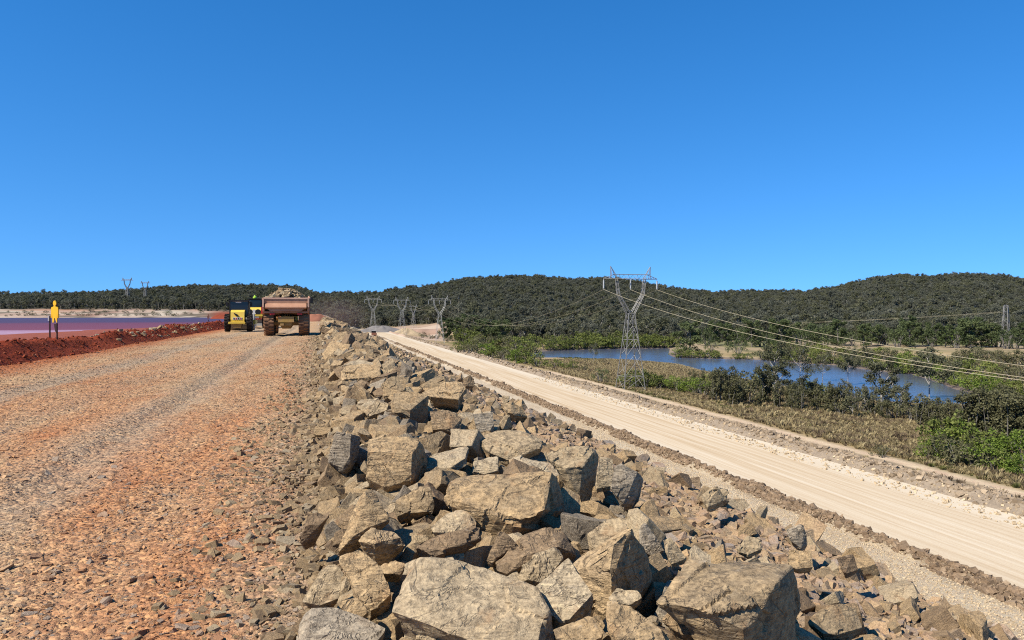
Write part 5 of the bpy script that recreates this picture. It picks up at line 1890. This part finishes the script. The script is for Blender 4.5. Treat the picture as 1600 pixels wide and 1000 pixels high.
def species_bush(seed, mat_leaf, bark, h=4, leaf=.26, per=70, wide=1.0, low=.12):
    r = random.Random(seed)
    b = MB()
    cl = []
    for k in range(6):
        a = k * 1.05 + r.random()
        L = h * .32 * wide * r.uniform(.5, 1.1)
        e = Vector((math.cos(a) * L, math.sin(a) * L, h * r.uniform(.34, .6)))
        b.tube([(math.cos(a) * .08 * h, math.sin(a) * .08 * h, -.3), e * .55, e], [h * .025, h * .018, h * .006], 5)
    for k in range(26):
        a, rr = r.random() * 6.283, math.sqrt(r.random()) * h * .46 * wide
        top = h * (.86 - .45 * (rr / (h * .46 * wide)) ** 2) * r.uniform(.82, 1.08)
        z = h * low + (top - h * low) * r.random() ** .55
        cl.append((math.cos(a) * rr, math.sin(a) * rr, z, h * r.uniform(.10, .17)))
    return b.mesh('trunk', bark), crown_mesh(seed, cl, per, leaf, mat_leaf, flat=.85)


def species_thicket(seed, h=6.5, leaf=.26, mat=None):
    """several thin pale stems under a ragged olive crown"""
    r = random.Random(seed)
    b, cl = MB(), []
    for k in range(8):
        x0, y0 = r.uniform(-1, 1) * h * .18, r.uniform(-1, 1) * h * .18
        hh_ = h * r.uniform(.72, 1.0)
        x1, y1 = x0 + r.uniform(-1, 1) * h * .13, y0 + r.uniform(-1, 1) * h * .13
        b.tube([(x0, y0, -.3), ((x0 + x1) / 2 + r.uniform(-.1, .1), (y0 + y1) / 2, hh_ * .5), (x1, y1, hh_ * .93)], [h * .010, h * .008, h * .003], 4)
        for j in range(7):
            t_ = r.uniform(.22, 1.0)
            cl.append((x0 + (x1 - x0) * t_ + r.uniform(-1, 1) * h * .09, y0 + (y1 - y0) * t_ + r.uniform(-1, 1) * h * .09, hh_ * t_, h * r.uniform(.055, .10)))
        if r.random() < .5:
            cl.append((x0 + r.uniform(-.3, .3), y0, h * r.uniform(.1, .3), h * .07))
    return b.mesh('trunk', M_BARK_GREY), crown_mesh(seed, cl, 150, leaf, mat or M_LEAF_OLIVE, flat=1.0)


SP = {
    'gum': [species_gum(s, M_LEAF_GUM, M_BARK_PALE, 10, 1.0, .40) for s in (11, 12, 13)],
    'darkgum': [species_gum(s, M_LEAF_DARK, M_BARK_GREY, 10, 1.3, .45, True) for s in (21, 22, 23)],
    'round': [species_bush(s, M_LEAF_DARK, M_BARK_GREY, 8, .40, 30, 1.0, .10) for s in (31, 32)],
    'mangrove': [species_bush(s, M_LEAF_MANG, M_BARK_GREY, 5, .36, 60, 1.2, .05) for s in (41, 42, 43, 44)],
    'bright': [species_bush(s, M_LEAF_BRIGHT, M_BARK_GREY, 4, .20, 190, 1.15, .04) for s in (51, 52, 53)],
    'olive': [species_bush(s, M_LEAF_OLIVE, M_BARK_GREY, 5, .34, 46, 1.1, .10) for s in (61, 62, 63)],
    'thicket': [species_thicket(s) for s in (71, 72, 73, 74)],
    'pale': [species_gum(s, M_LEAF_GUM, M_BARK_PALE, 10, d, .34, False, .0125, w) for s, d, w in ((81, 1.7, .42), (82, .7, .30))],
}
SP_H = {'gum': 10, 'darkgum': 10, 'round': 8, 'mangrove': 5, 'bright': 4, 'olive': 5, 'thicket': 6.5, 'pale': 10}
n_tree = 0


def plant(name, sp, px, base_py, h_px, label, group=None, cat='tree', wx=1.0, D=None, k=None):
    """stand one plant where the line of sight meets the ground; h_px is its height in the photograph"""
    global n_tree
    if D is None:
        g_, D_ = hit(px, base_py)
    else:
        x, y, z = ground_at(px, D)
        g_, D_ = (x, y, z), D
    lst = SP[sp]
    tm, cm = lst[n_tree % len(lst) if k is None else k]
    n_tree += 1
    s = h_px * D_ / F_PX / (SP_H[sp] * .95)
    t = empty(name, (g_[0], g_[1], g_[2] - .05), random.random() * 6.283)
    t.scale = (s * wx, s * wx, s)
    tag(t, label, cat, group)
    link('trunk', tm, t)
    link('crown', cm, t)
    return t


def belt(name, sp, line, n, h0, h1, label, group, cat='tree', jit=3.0, wx=1.0, wxj=.2):
    """n plants along a polyline of picture points at ground level, told apart by their order in the belt"""
    line = np.array(line, float)
    seg = np.r_[0, np.cumsum(np.hypot(*(line[1:] - line[:-1]).T))]
    for i in range(n):
        u = seg[-1] * (i + .5 + random.uniform(-.35, .35)) / n
        px, py = np.interp(u, seg, line[:, 0]), np.interp(u, seg, line[:, 1]) + random.uniform(-jit, jit) * .5
        spx = sp if isinstance(sp, str) else random.choice(sp)
        plant(name, spx, px, py, random.uniform(h0, h1), label.replace('#', ordinal(i)), group, cat, wx + random.uniform(-wxj, wxj))


# single trees that stand out
plant('gum_tree', 'pale', 1452, 632, 76, 'forked white trunked gum with a broad crown standing against the river', None, 'tree', 1.15, None, 0)
plant('gum_tree', 'pale', 1250, 612, 64, 'leaning bare white trunked gum with sparse leaves above the thicket', None, 'tree', 1.0, None, 1)
plant('gum_tree', 'gum', 1208, 606, 62, 'dark leaved gum beside the bare white trunked gum', None, 'tree', .9)
plant('gum_tree', 'pale', 1285, 600, 44, 'thin pale dead looking gum at the river edge behind the thicket', None, 'tree', .8)
plant('gum_tree', 'pale', 1325, 606, 52, 'slim gum with two pale stems beside the sand bar', None, 'tree', .8)
plant('gum_tree', 'gum', 1378, 640, 78, 'tall dark gum at the end of the thicket overlooking the river', None, 'tree', 1.0)
plant('gum_tree', 'darkgum', 1078, 553, 46, 'tall dark spreading tree on the point across the river', None, 'tree', 1.25)
plant('round_tree', 'round', 1153, 555, 30, 'rounded green tree standing alone on the far dry bank', None, 'tree', 1.15)
plant('round_tree', 'round', 1203, 552, 30, 'dark rounded tree with a spreading crown further along the far dry bank', None, 'tree', 1.05)
plant('round_tree', 'round', 1112, 549, 22, 'small dark tree between the point and the lone rounded tree', None, 'tree', 1.0)
plant('green_tree', 'bright', 1488, 538, 32, 'bright green dense tree in front of the dark forest edge', None, 'tree', 1.3)
plant('green_shrub', 'olive', 1378, 713, 24, 'low dull green shrub in the dry grass beside the pale track', None, 'shrub', 1.3)
plant('dead_shrub', 'pale', 928, 566, 27, 'bare grey dead shrub at the water edge beyond the road', None, 'shrub', .8, None, 1)
plant('round_bush', 'round', 938, 598, 28, 'round dark bush standing between the road and the river', None, 'shrub', 1.1)
plant('green_bush', 'mangrove', 893, 577, 17, 'low green bush with a darker neighbour near the river tip', None, 'shrub', 1.3)
plant('green_bush', 'mangrove', 868, 575, 18, 'low spreading green bush at the near end of the river', None, 'shrub', 1.3)
plant('green_bush', 'olive', 914, 580, 14, 'small olive bush just before the round dark bush', None, 'shrub', 1.0)

# belts
belt('shrub', ['mangrove', 'mangrove', 'bright', 'olive'], [(712, 548), (745, 553), (790, 562), (842, 572)], 15, 22, 32, '# shrub from the road end in the front row of the green near bank belt', 'front row of the green shrub belt on the near bank', 'shrub', 4, 1.1)
belt('shrub', ['mangrove', 'olive', 'mangrove'], [(722, 535), (775, 545), (835, 556)], 15, 24, 32, '# shrub from the road end in the back row of the green near bank belt', 'back row of the green shrub belt on the near bank', 'shrub', 5, 1.1)
belt('gum_tree', ['darkgum', 'gum'], [(690, 532), (730, 532), (790, 538)], 10, 30, 38, '# dark gum from the road end behind the green near bank belt', 'dark gums behind the near bank belt', 'tree', 4, 1.1)
belt('mangrove', 'mangrove', [(850, 547), (900, 545), (950, 543.6), (1052, 542.6)], 26, 17, 23, '# mangrove from the river tip in the water side row of the far bank', 'water side row of mangroves on the far bank', 'tree', 1.0, 1.1)
belt('mangrove', ['mangrove', 'olive', 'mangrove'], [(800, 545), (860, 540), (950, 538), (1060, 537.5)], 22, 19, 25, '# mangrove from the road side in the back row of the far bank', 'back row of mangroves on the far bank', 'tree', 1.5, 1.2)
belt('mangrove', 'mangrove', [(1054, 558), (1085, 559), (1122, 560)], 8, 15, 20, '# mangrove outward along the point in the river', 'mangroves on the point in the river', 'tree', 1.0, 1.1)
belt('mangrove', ['mangrove', 'mangrove', 'olive'], [(1143, 561), (1172, 562)], 3, 10, 14, '# small mangrove along the bank before the lone rounded tree', 'small mangroves below the lone rounded tree', 'tree', .6, 1.1)
belt('mangrove', ['mangrove', 'mangrove', 'olive'], [(1190, 563), (1257, 566.5), (1315, 569), (1352, 574), (1400, 580)], 26, 17, 25, '# mangrove on the far bank counting from the dark rounded tree', 'mangroves along the far bank past the rounded trees', 'tree', 1.0, 1.1)
belt('mangrove', ['mangrove', 'bright', 'mangrove'], [(1405, 581), (1440, 584), (1480, 598), (1530, 612), (1605, 620)], 20, 26, 36, '# mangrove on the bend counting from the forked gum', 'lime green mangroves round the river bend', 'tree', 2, 1.1)
belt('mangrove', ['mangrove', 'olive'], [(1420, 574), (1480, 578), (1545, 590), (1605, 600)], 16, 26, 34, '# mangrove in the second row of the bend counting from the forked gum', 'second row of mangroves at the bend', 'tree', 2, 1.1)
belt('bush', ['olive', 'mangrove'], [(1205, 549), (1260, 553), (1330, 558), (1420, 564)], 28, 15, 25, '# low tree dotted over the far paddock from the dark rounded tree', 'low trees dotted over the far paddock', 'shrub', 5, 1.1)
belt('bush', 'olive', [(1490, 566), (1545, 566), (1605, 570)], 12, 22, 30, '# dark olive bush of the scrub before the slender lattice tower', 'dark olive scrub below the lattice tower', 'shrub', 4, 1.2)
belt('bush', 'olive', [(1500, 580), (1560, 580), (1605, 585)], 8, 18, 26, '# olive bush in the near rank of scrub below the lattice tower', 'near rank of the olive scrub', 'shrub', 4, 1.2)
belt('tree', ['darkgum', 'round', 'darkgum', 'round'], [(1100, 539), (1180, 541), (1300, 540), (1450, 541), (1605, 545)], 38, 28, 42, '# tree from the river point along the dark forest edge', 'dark trees along the forest edge', 'tree', 3, 1.15)
belt('bush', ['mangrove', 'bright', 'olive'], [(972, 602), (1010, 607), (1060, 612), (1108, 620)], 11, 26, 36, '# green bush beyond the near tower counting from its feet', 'green bushes behind the feet of the near tower', 'shrub', 4, 1.1)
belt('tea_tree', ['thicket', 'thicket', 'thicket', 'olive', 'gum'], [(1110, 624), (1180, 632), (1260, 642), (1340, 650), (1432, 655)], 34, 27, 58, '# thin stemmed tree in the front of the grey thicket from the near tower', 'front of the grey thicket along the dry grass', 'tree', 12, 1.0, .3)
belt('tea_tree', ['thicket', 'thicket', 'olive', 'mangrove'], [(1070, 606), (1180, 612), (1300, 624), (1420, 634)], 24, 25, 36, '# thin stemmed tree in the back of the grey thicket from the near tower', 'back of the grey thicket along the river', 'tree', 10, 1.0, .3)
belt('tea_tree', 'thicket', [(1440, 664), (1480, 676), (1530, 688)], 12, 38, 56, '# lower thin stemmed tree of the tall thicket from the forked gum', 'lower end of the tall thicket', 'tree', 5, 1.0)
belt('tea_tree', 'thicket', [(1520, 688), (1570, 696), (1608, 702)], 14, 66, 94, '# tall thin stemmed tree behind the bright bushes from the forked gum', 'tall thicket behind the bright bushes', 'tree', 6, 1.0)
belt('tea_tree', 'thicket', [(1545, 655), (1605, 662)], 6, 44, 58, '# tall thin stemmed tree in the far rank behind the bright bushes', 'far rank of the tall thicket', 'tree', 5, 1.0)
belt('green_bush', ['bright', 'bright', 'mangrove', 'bright', 'olive'], [(1446, 716), (1480, 724), (1530, 735), (1575, 742), (1610, 748)], 11, 36, 58, '# bright green bush in front from the low dull green shrub', 'front row of bright green bushes', 'shrub', 4, 1.0)
belt('green_bush', ['bright', 'mangrove', 'bright', 'olive'], [(1462, 702), (1500, 706), (1560, 720), (1605, 726)], 10, 44, 66, '# tall bright green bush behind the front row from the dull shrub', 'back row of bright green bushes', 'shrub', 4, 1.0)
belt('shrub', 'olive', [(640, 524), (690, 530), (740, 548)], 8, 8, 14, '# low scrub bush at the far roadside from the sand stockpile', 'low scrub by the far roadside', 'shrub', 3, 1.2)
belt('shrub', ['olive', 'round'], [(5, 488), (80, 489), (180, 488), (320, 490)], 22, 3, 6, '# tiny shrub on the upper sand of the far shore counting from the marker board', 'tiny shrubs on the upper sand of the far shore', 'shrub', 3, 1.8)
belt('shrub', 'olive', [(5, 494), (60, 493), (120, 493), (180, 493), (280, 494)], 30, 3.5, 7, '# tiny shrub on the pale far shore counting from the marker board', 'tiny shrubs on the pale far shore', 'shrub', 1.5, 1.4)

# ------------------------------------------------------------------ the forested hills
def forest_tree(seed, bark, mat):
    r = random.Random(seed)
    h = 10.0
    b = MB()
    cl = []
    b.tube([(0, 0, -1), (r.uniform(-.3, .3), 0, h * .45), (r.uniform(-.8, .8), r.uniform(-.8, .8), h * .8)], [.26, .18, .06], 4)
    for k in range(4):
        a = k * 1.6 + r.random()
        e = Vector((math.cos(a) * h * .2, math.sin(a) * h * .2, h * r.uniform(.6, .85)))
        b.tube([(0, 0, h * .35 + r.random()), e], [.12, .04], 3)
        cl.append((e.x, e.y, e.z, h * r.uniform(.12, .18)))
    for k in range(3):
        cl.append((r.uniform(-.12, .12) * h, r.uniform(-.12, .12) * h, h * r.uniform(.75, .95), h * r.uniform(.10, .16)))
    for k in range(6):
        cl.append((r.uniform(-.3, .3) * h, r.uniform(-.3, .3) * h, h * r.uniform(.05, .4), h * r.uniform(.09, .14)))
    v, f, t_ = leaf_cloud(seed, cl, 40, .62, flat=.8)
    me = b.mesh('forest_tree', bark)
    bm = bmesh.new()
    bm.from_mesh(me)
    crown = mesh_np('crown', v, f, mat, False, {'tone': ('FLOAT', t_)})
    n0 = len(bm.verts)
    bm.from_mesh(crown)
    bm.faces.ensure_lookup_table()
    lay = bm.verts.layers.float.get('tone') or bm.verts.layers.float.new('tone')
    bm.verts.ensure_lookup_table()
    for i in range(len(t_)):
        bm.verts[n0 + i][lay] = float(t_[i])
    fc = len(me.polygons)
    bm.faces.ensure_lookup_table()
    for i in range(fc, len(bm.faces)):
        bm.faces[i].material_index = 1
    out = bpy.data.meshes.new('forest_tree')
    bm.to_mesh(out)
    bm.free()
    out.materials.append(bark)
    out.materials.append(mat)
    return out


FT = [forest_tree(200 + i, (M_BARK_PALE, M_BARK_GREY)[i % 2], (M_LEAF_FOREST, M_LEAF_FOREST, M_LEAF_GUM)[i % 3]) for i in range(9)]
N = 78000
D = np.sqrt(rng.uniform(380 ** 2, 1420 ** 2, N))
pxr = rng.uniform(-120, 1720, N)
fx = cF[0] * D + cR[0] * (pxr - 800) / F_PX * D
fy = cF[1] * D + cR[1] * (pxr - 800) / F_PX * D
start = np.interp(pxr, [0, 470, 520, 560, 640, 700, 715, 800, 1060, 1090, 1600], [482, 482, 560, 640, 650, 640, 415, 395, 385, 428, 428]) + 16 * fbm(pxr * 0.05, pxr * 0, 3)
q = np.exp(-((pxr - 870) / 45) ** 2 - ((D - 560) / 35) ** 2)
dens = np.where(D < 620, 1.0, 0.8) * np.clip(1.0 + 2.4 * np.minimum(0, 0.12 + fbm(fx * 0.02, fy * 0.02, 3)), 0.15, 1)
k = (D > start) & (rng.random(N) > q * 1.3) & (rng.random(N) < dens)
fx, fy, D = fx[k], fy[k], D[k]
fz = H(fx, fy)
s = np.where(rng.random(len(fx)) < .06, rng.uniform(1.0, 1.35, len(fx)), rng.uniform(.45, .98, len(fx))) * np.where(proj(fx, fy, fz)[0] < 520, 0.68, 1.0)
scatter('forest', np.stack([fx, fy, fz], 1), np.stack([rng.normal(0, .04, len(fx)), rng.normal(0, .04, len(fx)), rng.random(len(fx)) * 6.28], 1), np.stack([s * rng.uniform(.85, 1.2, len(s)), s, s], 1), FT,
        label='grey green eucalypt forest covering the hills', cat='forest')

# ------------------------------------------------------------------ dry grass
def tuft(seed, mat, n=26, h=1.0):
    r = np.random.default_rng(seed)
    a = r.random(n) * 6.283
    rad = .28 * np.sqrt(r.random(n))
    bx_, by_ = np.cos(a) * rad, np.sin(a) * rad
    ln = .22 + .25 * r.random(n)
    hh_ = h * r.uniform(.5, 1.0, n)
    tx, ty = bx_ + np.cos(a) * ln, by_ + np.sin(a) * ln
    w = .05
    px_, py_2 = -np.sin(a) * w, np.cos(a) * w
    v = np.stack([np.stack([bx_ - px_, by_ - py_2, np.full(n, -.1)], 1), np.stack([bx_ + px_, by_ + py_2, np.full(n, -.1)], 1),
                  np.stack([(bx_ + tx) / 2 + px_ * .8, (by_ + ty) / 2 + py_2 * .8, hh_ * .7], 1), np.stack([tx, ty, hh_], 1)], 1).reshape(-1, 3)
    f = np.arange(4 * n).reshape(-1, 4)
    return mesh_np('grass_tuft', v, f, mat, False, {'tone': ('FLOAT', np.repeat(r.random(n), 4))})


M_GRASS_G = leaf_mat('green_grass_blades', (0.09, 0.10, 0.03), (0.16, 0.165, 0.05), (0.25, 0.23, 0.08), .3)


def grass_field(name, n, x0, x1, y0, y1, mats, label, s0, s1, weight, yp=1.5):
    y = y0 + (y1 - y0) * rng.random(n) ** yp
    x = x0 + (x1 - x0) * rng.random(n)
    sd = poly_sd(RIV, x, y)
    k = (rng.random(n) < weight(x, y)) & (sd > 2.5)
    x, y = x[k], y[k]
    px, py, D = proj(x, y, -13.0 + 0 * x)
    k = (px > -40) & (px < 1650) & (D > 5) & (py < 1030)
    x, y = x[k], y[k]
    z = H(x, y)
    s = rng.uniform(s0, s1, len(x))
    scatter(name, np.stack([x, y, z], 1), np.stack([0 * x, 0 * x, rng.random(len(x)) * 6.28], 1), np.stack([s * 1.3, s * 1.3, s], 1), [tuft(k_ * 7 + 1, m_) for k_, m_ in enumerate(mats)], label=label, cat='grass')


def w_grass(x, y):
    n_ = fbm(x * 0.06, y * 0.03, 4)
    tr = np.exp(-((x - 55.6) / 1.0) ** 2)
    return np.clip((0.75 - 2.2 * np.clip(n_, 0, 1)) * sstep(56.5, 59, x), 0, 1)


grass_field('dry_grass', 110000, 54, 120, 45, 240, [M_GRASS, M_GRASS, M_GRASS_BROWN, M_GRASS], 'straw coloured dry grass between the lower road and the river', .2, .55, w_grass)
grass_field('green_grass', 36000, 57, 130, 50, 260, [M_GRASS_G, M_GRASS_G], 'patches of greener grass among the dry grass', .2, .5, lambda x, y: np.clip(3.6 * fbm(x * 0.06, y * 0.03, 4), 0, .9))
grass_field('tall_dry_grass', 9000, 58, 115, 45, 220, [M_GRASS, M_GRASS, M_GRASS_BROWN], 'taller golden tussocks standing over the dry grass', .55, .95, lambda x, y: sstep(0.02, 0.22, fbm(x * 0.09 + 30, y * 0.05, 4)), 1.5)
grass_field('brown_weeds', 26000, 46.0, 53.5, 45, 230, [M_GRASS_BROWN, M_GRASS_BROWN, M_GRASS], 'brown weeds along the foot of the lower road', .2, .6, lambda x, y: sstep(46.0, 47.4, x) * (1 - sstep(50.0, 51.6, x)) + 0.03)

# ------------------------------------------------------------------ dust
def dust_cloud(px, D, radii, zoff, colour, density):
    """a drifting puff of dust: thins out smoothly towards its edge"""
    x, y, z = ground_at(px, D)
    bm = bmesh.new()
    bmesh.ops.create_icosphere(bm, subdivisions=3, radius=1.0)
    me = bpy.data.meshes.new('dust')
    bm.to_mesh(me)
    bm.free()
    m = bpy.data.materials.new('airborne_dust')
    m.use_nodes = True
    nt = m.node_tree
    nt.nodes.remove(nt.nodes['Principled BSDF'])
    v = nt.nodes.new('ShaderNodeVolumePrincipled')
    v.inputs['Color'].default_value = (*colour, 1)
    tc = nt.nodes.new('ShaderNodeTexCoord')
    ln = nt.nodes.new('ShaderNodeVectorMath')
    ln.operation = 'DOT_PRODUCT'
    nt.links.new(tc.outputs['Object'], ln.inputs[0])
    nt.links.new(tc.outputs['Object'], ln.inputs[1])
    mr = nt.nodes.new('ShaderNodeMapRange')
    nt.links.new(ln.outputs['Value'], mr.inputs[0])
    for i, q in enumerate((0.0, 1.0, density, 0.0)):
        mr.inputs[i + 1].default_value = q
    nt.links.new(mr.outputs[0], v.inputs['Density'])
    nt.links.new(v.outputs[0], nt.nodes['Material Output'].inputs['Volume'])
    me.materials.append(m)
    o = link('dust', me, None, (x, y, z + zoff), (0, 0, -YAW), radii)
    tag(o, None, None, None, 'stuff')


dust_cloud(524, 185, (9, 16, 5.0), 1.2, (0.80, 0.52, 0.42), 0.008)
